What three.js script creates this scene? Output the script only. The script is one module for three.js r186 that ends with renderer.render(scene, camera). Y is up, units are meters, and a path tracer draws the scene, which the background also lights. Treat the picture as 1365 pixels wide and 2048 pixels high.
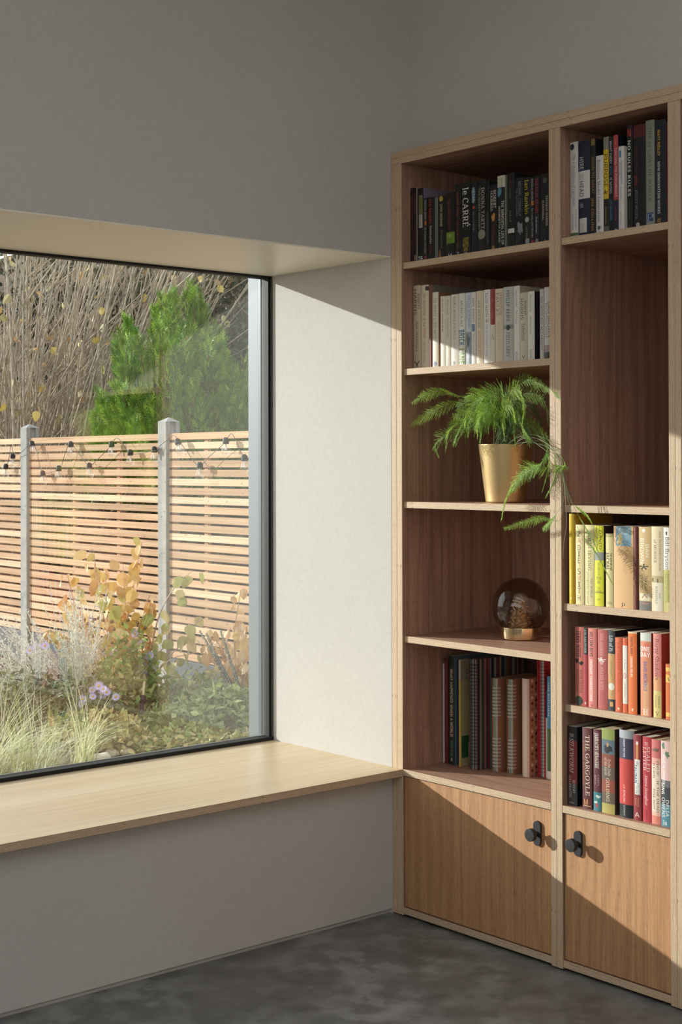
import * as THREE from 'three';
import { mergeGeometries, mergeVertices } from 'three/addons/utils/BufferGeometryUtils.js';

// ---------------------------------------------------------------- camera, sky, sun, exposure
const W = 1365, H = 2048, FOCAL = 2948.35, SHIFT = 117;
const scene = new THREE.Scene();
const camera = new THREE.PerspectiveCamera((2 * Math.atan(H / 2 / FOCAL) * 180) / Math.PI, W / H, 0.05, 300);
const EYE = new THREE.Vector3(-2.81133, 1.26208, 3.0624);
const yaw = 0.70857, pitch = 0.00741, roll = -0.00256;
const fw0 = new THREE.Vector3(Math.sin(yaw), 0, -Math.cos(yaw)), rt0 = new THREE.Vector3(Math.cos(yaw), 0, Math.sin(yaw)), up0 = new THREE.Vector3(0, 1, 0);
const FW = fw0.clone().multiplyScalar(Math.cos(pitch)).addScaledVector(up0, Math.sin(pitch));
const u2 = up0.clone().multiplyScalar(Math.cos(pitch)).addScaledVector(fw0, -Math.sin(pitch));
const RT = rt0.clone().multiplyScalar(Math.cos(roll)).addScaledVector(u2, Math.sin(roll));
const UP = u2.clone().multiplyScalar(Math.cos(roll)).addScaledVector(rt0, -Math.sin(roll));
camera.position.copy(EYE);
camera.quaternion.setFromRotationMatrix(new THREE.Matrix4().makeBasis(RT, UP, FW.clone().negate()));
camera.setViewOffset(W, H, 0, SHIFT, W, H);
scene.add(camera);

const renderer = new THREE.WebGLRenderer({ antialias: true });
renderer.toneMapping = THREE.LinearToneMapping;
renderer.toneMappingExposure = 0.78;
renderer.shadowMap.enabled = true;

// clear autumn sky with thin bright haze; it goes on alike all round
const SUN_DIR = new THREE.Vector3(0.54, -0.33, 1).normalize();         // the way the light travels
{
  const w = 256, h = 128, d = new Float32Array(w * h * 4);
  const toSun = SUN_DIR.clone().negate(), v = new THREE.Vector3();
  for (let j = 0; j < h; j++) for (let i = 0; i < w; i++) {
    const el = ((j + 0.5) / h - 0.5) * Math.PI, az = ((i + 0.5) / w - 0.5) * 2 * Math.PI;
    v.set(Math.cos(az) * Math.cos(el), Math.sin(el), Math.sin(az) * Math.cos(el));
    const up = Math.max(0, v.y), k = Math.pow(1 - up, 2.2), glow = 0.5 * Math.pow(Math.max(0, v.dot(toSun)), 6);
    const o = (j * w + i) * 4;
    d[o] = 0.74 + 0.36 * k + glow; d[o + 1] = 0.79 + 0.31 * k + glow * 0.96; d[o + 2] = 0.87 + 0.2 * k + glow * 0.86; d[o + 3] = 1;
  }
  const sky = new THREE.DataTexture(d, w, h, THREE.RGBAFormat, THREE.FloatType);
  sky.mapping = THREE.EquirectangularReflectionMapping; sky.magFilter = sky.minFilter = THREE.LinearFilter; sky.needsUpdate = true;
  scene.background = sky; scene.backgroundIntensity = 2.2;
}
const sun = new THREE.DirectionalLight(new THREE.Color(1, 0.985, 0.965), 8.3);
sun.position.copy(SUN_DIR).multiplyScalar(-30).add(new THREE.Vector3(0, 0.8, -2)); sun.target.position.set(0, 0.8, -2);
sun.castShadow = true; sun.shadow.mapSize.set(4096, 4096); sun.shadow.radius = 1;
Object.assign(sun.shadow.camera, { left: -12, right: 12, top: 10, bottom: -10, near: 1, far: 70 });
scene.add(sun, sun.target);

// ---------------------------------------------------------------- helpers
let seed = 7;
const rnd = () => { seed = (seed + 0x6d2b79f5) | 0; let t = Math.imul(seed ^ (seed >>> 15), 1 | seed); t = (t + Math.imul(t ^ (t >>> 7), 61 | t)) ^ t; return ((t ^ (t >>> 14)) >>> 0) / 4294967296; };
const rr = (a, b) => a + (b - a) * rnd();
const V = (x, y, z) => new THREE.Vector3(x, y, z);
const lerp = (a, b, t) => a + (b - a) * t, clamp = (x, a = 0, b = 1) => Math.min(b, Math.max(a, x));
// a sight line, used to measure where things stand in the room
const ray = (px, py) => FW.clone().addScaledVector(RT, (px - W / 2) / FOCAL).addScaledVector(UP, -(py - H / 2 + SHIFT) / FOCAL);
const hit = (px, py, axis, val) => { const d = ray(px, py); return EYE.clone().addScaledVector(d, (val - EYE[axis]) / d[axis]); };
const far = (px, py, depth) => EYE.clone().addScaledVector(ray(px, py), depth);

const counts = {};
const numbered = (n) => { const k = (counts[n] = (counts[n] ?? -1) + 1); return k ? n + '_' + String(k).padStart(3, '0') : n; };
function tag(o, label, category, group, kind) { Object.assign(o.userData, { label, category }); if (group) o.userData.group = group; if (kind) o.userData.kind = kind; return o; }
function thing(name, label, category, pos = [0, 0, 0], group) { const o = new THREE.Group(); o.name = numbered(name); o.position.set(...pos); scene.add(o); return tag(o, label, category, group); }
function obj(name, geo, mat, parent = scene) { const m = new THREE.Mesh(geo, mat); m.name = parent === scene ? numbered(name) : name; m.castShadow = m.receiveShadow = true; parent.add(m); return m; }
function part(name, geo, mat, parent) { const n = parent.children.filter((c) => c.name.replace(/_\d{3}$/, '') === name).length; return obj(n ? name + '_' + String(n).padStart(3, '0') : name, geo, mat, parent); }
function struct(name, geo, mat, parent = scene) { const m = obj(name, geo, mat, parent); m.userData.kind = 'structure'; return m; }

// mesh collector: triangles with uv and vertex colour
class MB {
  constructor() { this.p = []; this.u = []; this.c = []; this.n = []; this.col = [1, 1, 1]; }
  tri(a, b, c, ua = [0, 0], ub = [1, 0], uc = [0.5, 1]) { this.quadPush([a, b, c], [ua, ub, uc]); }
  quadPush(v, u, n) { const nn = n || null; v.forEach((q, i) => { this.p.push(q.x, q.y, q.z); this.u.push(...u[i]); this.c.push(...this.col); if (nn) this.n.push(nn[i].x, nn[i].y, nn[i].z); }); if (!nn) { const f = V(0, 0, 0).subVectors(v[1], v[0]).cross(V(0, 0, 0).subVectors(v[2], v[0])).normalize(); v.forEach(() => this.n.push(f.x, f.y, f.z)); } }
  quad(a, b, c, d, u = [[0, 0], [1, 0], [1, 1], [0, 1]]) { this.quadPush([a, b, c], [u[0], u[1], u[2]]); this.quadPush([a, c, d], [u[0], u[2], u[3]]); }
  tube(pts, r, sides = 5, vs = 1) {
    const n = pts.length, rings = [], nor = [], R = (i) => (typeof r === 'function' ? r(i / (n - 1)) : r);
    let side = V(0, 0, 0);
    for (let i = 0; i < n; i++) {
      const t = V(0, 0, 0).subVectors(pts[Math.min(n - 1, i + 1)], pts[Math.max(0, i - 1)]).normalize();
      if (!i) side.crossVectors(Math.abs(t.y) > 0.9 ? V(1, 0, 0) : V(0, 1, 0), t).normalize(); else side.addScaledVector(t, -side.dot(t)).normalize();
      const b = V(0, 0, 0).crossVectors(t, side), ring = [], rn = [];
      for (let k = 0; k <= sides; k++) { const a = (k / sides) * 2 * Math.PI, q = side.clone().multiplyScalar(Math.cos(a)).addScaledVector(b, Math.sin(a)); rn.push(q); ring.push(pts[i].clone().addScaledVector(q, R(i))); }
      rings.push(ring); nor.push(rn);
    }
    for (let i = 0; i < n - 1; i++) for (let k = 0; k < sides; k++) {
      const q = [rings[i][k], rings[i][k + 1], rings[i + 1][k + 1], rings[i + 1][k]], m = [nor[i][k], nor[i][k + 1], nor[i + 1][k + 1], nor[i + 1][k]];
      const uv = [[k / sides, (i * vs) / n], [(k + 1) / sides, (i * vs) / n], [(k + 1) / sides, ((i + 1) * vs) / n], [k / sides, ((i + 1) * vs) / n]];
      this.quadPush([q[0], q[1], q[2]], [uv[0], uv[1], uv[2]], [m[0], m[1], m[2]]); this.quadPush([q[0], q[2], q[3]], [uv[0], uv[2], uv[3]], [m[0], m[2], m[3]]);
    }
    return this;
  }
  // a folded, slightly drooping leaf blade: centre line from a along dir, width across wide
  leaf(a, dir, wide, len, wid, droop = 0.15, steps = 4, fold = 0.18) {
    const nrm = V(0, 0, 0).crossVectors(dir, wide).normalize(); let L = null;
    for (let i = 0; i <= steps; i++) {
      const t = i / steps, w = wid * Math.pow(Math.sin(Math.PI * Math.pow(t, 0.75)), 0.8) * 0.5, m = a.clone().addScaledVector(dir, len * t).addScaledVector(nrm, -droop * len * t * t);
      const l = m.clone().addScaledVector(wide, -w).addScaledVector(nrm, w * fold), r = m.clone().addScaledVector(wide, w).addScaledVector(nrm, w * fold);
      if (L) { this.quad(L[1], L[0], l, m, [[0.5, (i - 1) / steps], [0, (i - 1) / steps], [0, t], [0.5, t]]); this.quad(L[2], L[1], m, r, [[1, (i - 1) / steps], [0.5, (i - 1) / steps], [0.5, t], [1, t]]); }
      L = [l, m, r];
    }
    return this;
  }
  geo() {
    const g = new THREE.BufferGeometry();
    g.setAttribute('position', new THREE.Float32BufferAttribute(this.p, 3)); g.setAttribute('normal', new THREE.Float32BufferAttribute(this.n, 3));
    g.setAttribute('uv', new THREE.Float32BufferAttribute(this.u, 2)); g.setAttribute('color', new THREE.Float32BufferAttribute(this.c, 3));
    return g;
  }
}
const spline = (pts, n) => new THREE.CatmullRomCurve3(pts, false, 'centripetal').getPoints(n);

// box with chamfered edges; uv in metres; group 0 = broad faces (grain along u), group 1 = edges where the plies show
function board(x0, x1, y0, y1, z0, z1, { grain = 'y', th = null, c = 0.0008, off = [rnd() * 3, rnd() * 3] } = {}) {
  const lo = [x0, y0, z0], hi = [x1, y1, z1], size = [0, 1, 2].map((a) => hi[a] - lo[a]), gr = 'xyz'.indexOf(grain);
  const ta = th ? 'xyz'.indexOf(th) : size.indexOf(Math.min(...size)), mid = V((x0 + x1) / 2, (y0 + y1) / 2, (z0 + z1) / 2);
  const pt = (s, a) => { const q = [0, 1, 2].map((k) => (s[k] > 0 ? hi[k] - (k === a ? 0 : c) : lo[k] + (k === a ? 0 : c))); return V(...q); };
  const out = [[], []];
  const face = (vs, axis, g) => {
    const n = V(0, 0, 0).subVectors(vs[1], vs[0]).cross(V(0, 0, 0).subVectors(vs[2], vs[0])).normalize(), cen = vs.reduce((s, q) => s.add(q), V(0, 0, 0)).multiplyScalar(1 / vs.length).sub(mid);
    if (n.dot(cen) < 0) { vs.reverse(); n.negate(); }
    let [p, q] = [0, 1, 2].filter((a) => a !== axis);
    if (p === ta || q === ta) { const o = p === ta ? q : p; p = o; q = ta; } else if (q === gr) [p, q] = [q, p];
    const uv = (w) => { const k = w.toArray(); return [k[p] + (q === ta ? off[0] : off[0]), q === ta && axis !== ta ? (k[q] - lo[q]) : k[q] + off[1]]; };
    for (let i = 1; i < vs.length - 1; i++) out[g].push(...[vs[0], vs[i], vs[i + 1]].map((w) => ({ w, n, uv: uv(w) })));
  };
  const S = [-1, 1];
  for (let a = 0; a < 3; a++) {
    const [b, d] = [0, 1, 2].filter((k) => k !== a);
    for (const s of S) {
      const v = [[-1, -1], [1, -1], [1, 1], [-1, 1]].map(([m, n]) => { const t = [0, 0, 0]; t[a] = s; t[b] = m; t[d] = n; return pt(t, a); });
      face(v, a, a === ta ? 0 : 1);
    }
    for (const m of S) for (const n of S) {                                   // edges along axis a
      const e = [-1, 1].map((s) => { const t = [0, 0, 0]; t[a] = s; t[b] = m; t[d] = n; return t; });
      face([pt(e[0], b), pt(e[1], b), pt(e[1], d), pt(e[0], d)], b === ta ? d : b, 1);
    }
  }
  for (const a of S) for (const b of S) for (const d of S) face([0, 1, 2].map((k) => pt([a, b, d], k)), ta === 0 ? 1 : 0, 1);
  const all = [...out[0], ...out[1]], g = new THREE.BufferGeometry();
  g.setAttribute('position', new THREE.Float32BufferAttribute(all.flatMap((q) => q.w.toArray()), 3));
  g.setAttribute('normal', new THREE.Float32BufferAttribute(all.flatMap((q) => q.n.toArray()), 3));
  g.setAttribute('uv', new THREE.Float32BufferAttribute(all.flatMap((q) => q.uv), 2));
  g.addGroup(0, out[0].length, 0); g.addGroup(out[0].length, out[1].length, 1);
  return g;
}
const plain = (g) => { g.clearGroups(); return g; };

// ---------------------------------------------------------------- noise and textures
const hash = (x, y, s) => { let h = Math.imul(x, 374761393) ^ Math.imul(y, 668265263) ^ Math.imul(s, 1442695041); h = Math.imul(h ^ (h >>> 13), 1274126177); return ((h ^ (h >>> 16)) >>> 0) / 4294967296; };
function vnoise(x, y, px, py, s = 0) {                                        // value noise that repeats after px, py cells
  const ix = Math.floor(x), iy = Math.floor(y); let fx = x - ix, fy = y - iy; fx = fx * fx * (3 - 2 * fx); fy = fy * fy * (3 - 2 * fy);
  const m = (a, p) => ((a % p) + p) % p, a = m(ix, px), b = m(ix + 1, px), c = m(iy, py), d = m(iy + 1, py);
  return lerp(lerp(hash(a, c, s), hash(b, c, s), fx), lerp(hash(a, d, s), hash(b, d, s), fx), fy);
}
const fbm = (u, v, fu, fv, oct = 4, s = 0) => { let a = 0, w = 0.5, t = 0; for (let i = 0; i < oct; i++) { a += w * vnoise(u * fu, v * fv, fu, fv, s + i); t += w; fu *= 2; fv *= 2; w *= 0.55; } return a / t; };
function tex(w, h, fn, { srgb = true, rep = [1, 1] } = {}) {
  const d = new Uint8Array(w * h * 4);
  for (let j = 0; j < h; j++) for (let i = 0; i < w; i++) { const c = fn((i + 0.5) / w, (j + 0.5) / h), o = (j * w + i) * 4; d[o] = clamp(c[0], 0, 255); d[o + 1] = clamp(c[1], 0, 255); d[o + 2] = clamp(c[2], 0, 255); d[o + 3] = 255; }
  const t = new THREE.DataTexture(d, w, h); t.wrapS = t.wrapT = THREE.RepeatWrapping; t.magFilter = THREE.LinearFilter; t.minFilter = THREE.LinearMipmapLinearFilter; t.generateMipmaps = true;
  if (srgb) t.colorSpace = THREE.SRGBColorSpace; t.repeat.set(...rep); t.needsUpdate = true; return t;
}
const mix3 = (a, b, t) => [lerp(a[0], b[0], t), lerp(a[1], b[1], t), lerp(a[2], b[2], t)];

// oak veneer: grain along u (tile 1.2 m), across v (tile 0.6 m)
const veneerFn = (light, dark, deep, fig) => (u, v) => {
  const warp = fbm(u, v, 2, 3, 3, 11), rings = v * 14 + fig * (warp - 0.5) * 9 + fig * 1.6 * fbm(u, v, 3, 9, 2, 5);
  const band = 0.5 + 0.5 * Math.sin(rings * 6.283), streak = fbm(u, v, 3, 140, 3, 21), pore = vnoise(u * 64, v * 512, 64, 512, 31), fleck = vnoise(u * 40, v * 300, 40, 300, 77), tone = fbm(u, v, 2, 5, 2, 41);
  let c = mix3(light, dark, clamp(0.15 + 0.4 * band * band * 0.8 + 0.55 * (streak - 0.5) * 2 + 0.35 * (tone - 0.5)));
  if (pore > 0.7) c = mix3(c, deep, (pore - 0.7) * 1.15);
  if (fleck > 0.8) c = mix3(c, [224, 190, 160], (fleck - 0.8) * 0.8);
  return c;
};
const veneerTex = tex(1024, 1024, veneerFn([184, 144, 120], [140, 104, 86], [86, 61, 51], 0.35), { rep: [1 / 1.2, 1 / 0.6] });
const doorTex = tex(1024, 1024, veneerFn([200, 152, 108], [166, 120, 80], [100, 66, 42], 0.32), { rep: [1 / 1.2, 1 / 0.6] });
const sillTex = tex(1024, 1024, (u, v) => {
  const s = fbm(u, v, 2, 90, 3, 3), t = fbm(u, v, 2, 6, 3, 8), f = vnoise(u * 14, v * 300, 14, 300, 4);
  let c = mix3([220, 199, 164], [196, 168, 127], clamp(0.25 + 0.9 * (s - 0.5) + 0.9 * (t - 0.5)));
  if (f > 0.8) c = mix3(c, [176, 138, 92], (f - 0.8) * 2); return c;
}, { rep: [1 / 1.6, 1 / 0.8] });
// plywood edge: v runs through the 18 mm board (13 plies), u along it (1 m)
const plyTex = tex(1024, 128, (u, v) => {
  const k = v * 13, ply = Math.floor(k), f = k - ply, odd = ply % 2, n = vnoise(u * 180, v * 26, 180, 26, 2), n2 = fbm(u, v, 10, 13, 2, 9);
  let c = odd ? [230, 207, 174] : [206, 177, 144]; c = mix3(c, [164, 128, 98], clamp(0.55 * (n - 0.35) + 0.5 * (n2 - 0.5)));
  if (f < 0.2) c = mix3(c, [104, 76, 56], 0.25 + 0.7 * vnoise(u * 30, ply + 40.5, 30, 100, 15));
  if (vnoise(u * 24, ply + 0.5, 24, 13, 6) > 0.93 && f > 0.1 && f < 0.75) c = [72, 50, 34];
  return c;
}, { rep: [1, 1 / 0.018] });
const plasterTex = tex(512, 512, (u, v) => { const n = fbm(u, v, 4, 4, 5, 2), m = vnoise(u * 200, v * 200, 200, 200, 3); const k = 201 + 9 * (n - 0.5) + 5 * (m - 0.5); return [k, k * 0.978, k * 0.942]; }, { rep: [0.6, 0.6] });
const plasterBump = tex(512, 512, (u, v) => { const k = 255 * (0.6 * fbm(u, v, 60, 60, 3, 7) + 0.4 * fbm(u, v, 8, 8, 3, 5)); return [k, k, k]; }, { srgb: false, rep: [1.6, 1.6] });
const concreteTex = tex(1024, 1024, (u, v) => {
  const n = fbm(u, v, 5, 5, 6, 12), m = fbm(u, v, 44, 44, 4, 33), b = clamp((fbm(u, v, 9, 9, 5, 51) - 0.5) * 5 + 0.4);
  const k = 112 + 44 * (n - 0.5) + 56 * (m - 0.5) + 22 * b * (m > 0.48 ? 1 : 0.4); return [k * 0.985, k * 0.995, k * 0.985];
}, { rep: [1 / 2.2, 1 / 2.2] });
const concreteRough = tex(512, 512, (u, v) => { const k = 92 + 90 * (fbm(u, v, 9, 9, 5, 51) - 0.4); return [k, k, k]; }, { srgb: false, rep: [1 / 2.2, 1 / 2.2] });
const pineTex = tex(1024, 512, (u, v) => {
  const s = fbm(u, v, 3, 60, 3, 61), t = fbm(u, v, 3, 5, 3, 62), kx = Math.floor(u * 9), ky = Math.floor(v * 12), hx = (kx + 0.2 + 0.6 * hash(kx, ky, 8)) / 9, hy = (ky + 0.5) / 12, r = Math.hypot((u - hx) * 2.4, (v - hy) * 1.2);
  let c = mix3([222, 195, 161], [178, 144, 112], clamp(0.35 + 1.1 * (s - 0.5) + 0.8 * (t - 0.5)));
  if (hash(kx, ky, 3) > 0.74) c = mix3(c, [134, 98, 70], clamp(1 - r / 0.014)); return c;
}, { rep: [1 / 1.9, 1 / 0.52] });
const postTex = tex(256, 512, (u, v) => { const n = fbm(u, v, 6, 12, 4, 71), p = vnoise(u * 40, v * 160, 40, 160, 72); let k = 158 + 40 * (n - 0.5); if (p > 0.8) k -= 70 * (p - 0.8) * 4; return [k, k * 0.995, k * 0.975]; }, { rep: [4, 1] });
const soilTex = tex(512, 512, (u, v) => { const n = fbm(u, v, 24, 24, 5, 81), m = fbm(u, v, 5, 5, 3, 82); return mix3([70, 56, 40], [142, 122, 90], clamp(1.5 * (n - 0.5) + 0.5 + 0.8 * (m - 0.5))); }, { rep: [0.9, 0.9] });

const humusTex = tex(512, 512, (u, v) => { const n = fbm(u, v, 24, 24, 5, 81), m = fbm(u, v, 5, 5, 3, 82); return mix3([38, 31, 24], [112, 92, 66], clamp(1.5 * (n - 0.5) + 0.42 + 0.8 * (m - 0.5))); }, { rep: [0.9, 0.9] });

const std = (o) => new THREE.MeshStandardMaterial(o), phy = (o) => new THREE.MeshPhysicalMaterial(o);
const M = {
  veneer: std({ map: veneerTex, roughness: 0.55 }), ply: std({ map: plyTex, roughness: 0.6 }), door: std({ map: doorTex, roughness: 0.5 }),
  sill: std({ map: sillTex, roughness: 0.34 }), plaster: std({ map: plasterTex, roughness: 0.9, bumpMap: plasterBump, bumpScale: 0.0005 }),
  concrete: std({ map: concreteTex, roughnessMap: concreteRough, roughness: 1 }), pine: std({ map: pineTex, roughness: 0.8 }), post: std({ map: postTex, roughness: 0.95 }),
  humus: std({ map: humusTex, roughness: 1 }), soil: std({ map: soilTex, roughness: 1 }), black: std({ color: 0x17181a, roughness: 0.5 }), gasket: std({ color: 0x0e0f10, roughness: 0.65 }),
  alu: std({ color: 0x8a9196, roughness: 0.42, metalness: 0.35 }), pages: std({ color: 0xd9cdb2, roughness: 0.9 }),
  brass: std({ color: 0xd0a86a, roughness: 0.3, metalness: 1 }), brassBright: std({ color: 0xe2cba2, roughness: 0.16, metalness: 1 }),
};
const BOARD = [M.veneer, M.ply];
const leafMat = (o = {}) => phy({ vertexColors: true, roughness: 0.75, transmission: 0.3, thickness: 0, side: THREE.DoubleSide, ...o });
// ---------------------------------------------------------------- the room (bookcase front = plane x 0, window wall = plane z 0)
const YW = 1.8493, YS = 0.4105, ZS = 0.0438, ZW = -0.545, XB = 0.0717, WL = -1.65, CEIL = 3.05, XL = -6.2, ZB = 6.6;
const box = (x0, x1, y0, y1, z0, z1) => { const g = plain(board(x0, x1, y0, y1, z0, z1, { c: 0.0005, off: [0, 0] })); return g; };
// planar uv in metres for walls and floors
function flatUV(g, a, b) { const p = g.attributes.position, u = g.attributes.uv, n = g.attributes.normal; for (let i = 0; i < p.count; i++) { const q = [p.getX(i), p.getY(i), p.getZ(i)], m = [Math.abs(n.getX(i)), Math.abs(n.getY(i)), Math.abs(n.getZ(i))], k = m.indexOf(Math.max(...m)), [s, t] = k === 0 ? [2, 1] : k === 1 ? [0, 2] : [0, 1]; u.setXY(i, q[s], q[t]); } return g; }
const slab = (...a) => flatUV(box(...a));
const slabs = (list) => mergeGeometries(list.map((a) => slab(...a)));
struct('floor', slab(XL - 0.3, 0.9, -0.2, 0, -0.6, ZB + 0.3), M.concrete);
// ceiling with three roof lights
struct('ceiling', slabs([[XL - 0.3, 0.9, CEIL, CEIL + 0.3, -0.66, 1.4], [XL - 0.3, 0.9, CEIL, CEIL + 0.3, 4.4, ZB + 0.3], [XL - 0.3, -5.2, CEIL, CEIL + 0.3, 1.4, 4.4], [-3.6, -3.2, CEIL, CEIL + 0.3, 1.4, 4.4], [-1.9, -1.5, CEIL, CEIL + 0.3, 1.4, 4.4], [-0.3, 0.9, CEIL, CEIL + 0.3, 1.4, 4.4]]), M.plaster);
// window wall: lintel, apron, pier by the bookcase, left part; the bay runs through its thickness
struct('wall_window', slabs([[WL, 0.9, YW, CEIL, -0.585, 0], [WL, 0.9, YW + 0.05, CEIL, -0.66, -0.585], [WL, 0.0, 0.0135, YS - 0.02, -0.66, 0], [WL, 0.0, 0, 0.0135, -0.66, -0.01], [0, 0.9, 0, YW, -0.66, 0], [0, 0.9, YW, YW + 0.05, -0.66, -0.585], [XL - 0.3, WL, 0, CEIL, -0.66, 0]]), M.plaster);
struct('wall_shelf', slabs([[XB, 0.9, 2.1405, CEIL, 0, 1.36], [XB, 0.9, 0, CEIL, 1.36, ZB + 0.3], [0.6, 0.9, 0, 2.1405, 0, 1.36]]), M.plaster);
struct('wall_left', slabs([[XL - 0.3, XL, 0, CEIL, 0, 1.0], [XL - 0.3, XL, 2.85, CEIL, 1.0, 6.0], [XL - 0.3, XL, 0, 1.2, 1.0, 6.0], [XL - 0.3, XL, 0, CEIL, 6.0, ZB + 0.3]]), M.plaster);
struct('wall_back', slab(XL, 0.9, 0, CEIL, ZB, ZB + 0.3), M.plaster);
// cream satin lining board under the lintel
struct('trim_1', slab(WL, -0.0005, YW - 0.004, YW + 0.004, ZW + 0.001, -0.0005), std({ color: 0xf6eedb, roughness: 0.36 }));

// picture window at the outer end of the bay
{
  const w = new THREE.Group(); w.name = 'window_1'; w.userData.kind = 'structure'; scene.add(w);
  const z0 = -0.64, z1 = ZW, fr = (n, ...a) => part(n, box(...a), M.gasket, w);
  fr('frame_head', WL, 0, YW - 0.011, YW, z1 - 0.035, z1); fr('frame_sill', WL, 0, YS, YS + 0.011, z1 - 0.035, z1 + 0.004);
  fr('frame_jamb', -0.012, 0, YS + 0.011, YW - 0.011, z1 - 0.035, z1 - 0.004); fr('frame_jamb', WL, WL + 0.03, YS + 0.011, YW - 0.011, z1 - 0.035, z1 - 0.004);
  part('gasket_bead', box(-0.0045, -0.0005, YS + 0.011, YW - 0.011, z1 - 0.004, z1 + 0.003), std({ color: 0x4c4e4e, roughness: 0.6 }), w);
  part('glazing_bead', box(WL, -0.012, YS + 0.011, YS + 0.0135, z1 - 0.034, z1 - 0.03), std({ color: 0x9aa0a6, roughness: 0.35, metalness: 0.6 }), w);
  const glass = phy({ color: 0xfafcfa, roughness: 0, transmission: 1, thickness: 0, ior: 1.95, side: THREE.DoubleSide });
  for (const dz of [0.012, 0.03]) { const g = new THREE.PlaneGeometry(-0.006 - WL, YW - YS - 0.02); g.translate((WL - 0.006) / 2, (YW + YS) / 2, z1 - dz); part('pane', g, glass, w).castShadow = false; }
  // outer aluminium reveal with its fold lines
  part('outer_jamb', box(-0.010, 0.002, YS - 0.05, YW + 0.05, -0.655, z1 - 0.036), std({ color: 0x63696d, roughness: 0.5, metalness: 0.25 }), w);
  part('outer_jamb_fin', box(-0.0125, -0.010, YS - 0.05, YW + 0.05, -0.6, -0.587), std({ color: 0x5c6369, roughness: 0.4, metalness: 0.4 }), w);
  part('outer_sill', box(WL, 0, YS - 0.11, YS - 0.06, -0.72, z1 - 0.036), M.alu, w);
}
// window seat: deep plywood board whose front edge shows its plies
{
  const t = thing('window_seat', 'pale plywood window seat board running under the whole picture window', 'window seat', [0, YS - 0.02, 0]);
  obj('seat_board', board(WL, 0, 0, 0.02, ZW, ZS, { grain: 'x', th: 'y' }), [M.sill, M.ply], t);
}

// ---------------------------------------------------------------- bookcase
const ZL = 0.0442, ZD1 = 0.589, ZD2 = 0.6267, ZR1 = 0.9547, ZR2 = 0.991, ZE = 1.32, TOP = 2.14, UND = 2.1037, DEEP = 0.468;
const SH = { s1: 1.8265, s2: 1.529, s3: 1.1575, s4: 0.782, s5: 0.411, r2: 1.159, r3: 0.914, r4: 0.662 };
const bookcase = thing('bookcase', 'tall built-in oak plywood bookcase with open shelves above cupboard doors', 'bookcase');
{
  const up = (z0, z1, y0 = 0.004, y1 = UND) => part('side_panel', board(0, DEEP, y0, y1, z0, z1, { grain: 'y', th: 'z' }), BOARD, bookcase);
  up(0.0005, 0.022); up(0.022, ZL, 0.004);
  up(ZD1, (ZD1 + ZD2) / 2); up((ZD1 + ZD2) / 2, ZD2); up(ZR1, (ZR1 + ZR2) / 2); up((ZR1 + ZR2) / 2, ZR2); up(ZE, ZE + 0.036);
  for (const [a, b] of [[UND, 2.122], [2.122, TOP]]) part('top_board', board(0, DEEP, a, b, 0.0005, ZE + 0.036, { grain: 'z', th: 'y' }), BOARD, bookcase);
  const shelf = (y, z0, z1, x) => part('shelf', board(x, DEEP - 0.018, y - 0.018, y, z0 + 0.0003, z1 - 0.0003, { grain: 'z', th: 'y' }), BOARD, bookcase);
  for (const [k, x] of [['s1', 0.006], ['s2', 0.008], ['s3', 0.007], ['s4', 0.008], ['s5', 0]]) shelf(SH[k], ZL, ZD1, x);
  for (const [k, x] of [['s1', 0.004], ['r2', 0.012], ['r3', 0.007], ['r4', 0.011], ['s5', 0]]) shelf(SH[k], ZD2, ZR1, x);
  for (const k of ['s1', 's2', 's3', 's4', 's5']) shelf(SH[k], ZR2, ZE, 0.006);
  for (const [z0, z1] of [[ZL, ZD1], [ZD2, ZR1], [ZR2, ZE]]) {
    part('base_board', board(0.001, DEEP - 0.018, 0.008, 0.026, z0, z1, { grain: 'z', th: 'y' }), BOARD, bookcase);
    part('back_panel', board(DEEP - 0.018, DEEP, 0.004, UND, z0, z1, { grain: 'y', th: 'x' }), BOARD, bookcase);
  }
  // doors with a black stadium plate and a turned knob
  const black = std({ color: 0x262727, roughness: 0.62 });
  const door = (z0, z1, pz, py) => {
    const d = part('door', board(0.005, 0.023, 0.0285, SH.s5 - 0.0205, z0 + 0.0025, z1 - 0.002, { grain: 'y', th: 'x' }), [M.door, M.ply], bookcase);
    if (pz === undefined) return;
    const s = new THREE.Shape(), r = 0.0115, h = 0.0195; s.absarc(0, h, r, 0, Math.PI); s.absarc(0, -h, r, Math.PI, 2 * Math.PI); s.closePath();
    const pl = new THREE.ExtrudeGeometry(s, { depth: 0.005, bevelEnabled: true, bevelSize: 0.0006, bevelThickness: 0.0006, bevelSegments: 2, curveSegments: 14 });
    pl.rotateY(-Math.PI / 2); pl.translate(0.0048, py, pz); part('backplate', pl, black, d);
    const prof = [[0, 0.034], [0.0150, 0.034], [0.0160, 0.0332], [0.0160, 0.0225], [0.015, 0.0216], [0.0075, 0.0214], [0.0065, 0.018], [0.0065, 0.004]].map(([a, b]) => new THREE.Vector2(a, b));
    const kn = new THREE.LatheGeometry(prof.reverse(), 40); kn.rotateZ(Math.PI / 2); kn.translate(0.005, py, pz); part('knob', kn, black, d);
  };
  const k1 = hit(1076, 1666.5, 'x', 0.003), k2 = hit(1157.5, 1687, 'x', 0.003);
  door(ZL, ZD1, k1.z, k1.y); door(ZD2, ZR1, k2.z, k2.y); door(ZR2, ZE);
}
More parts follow.
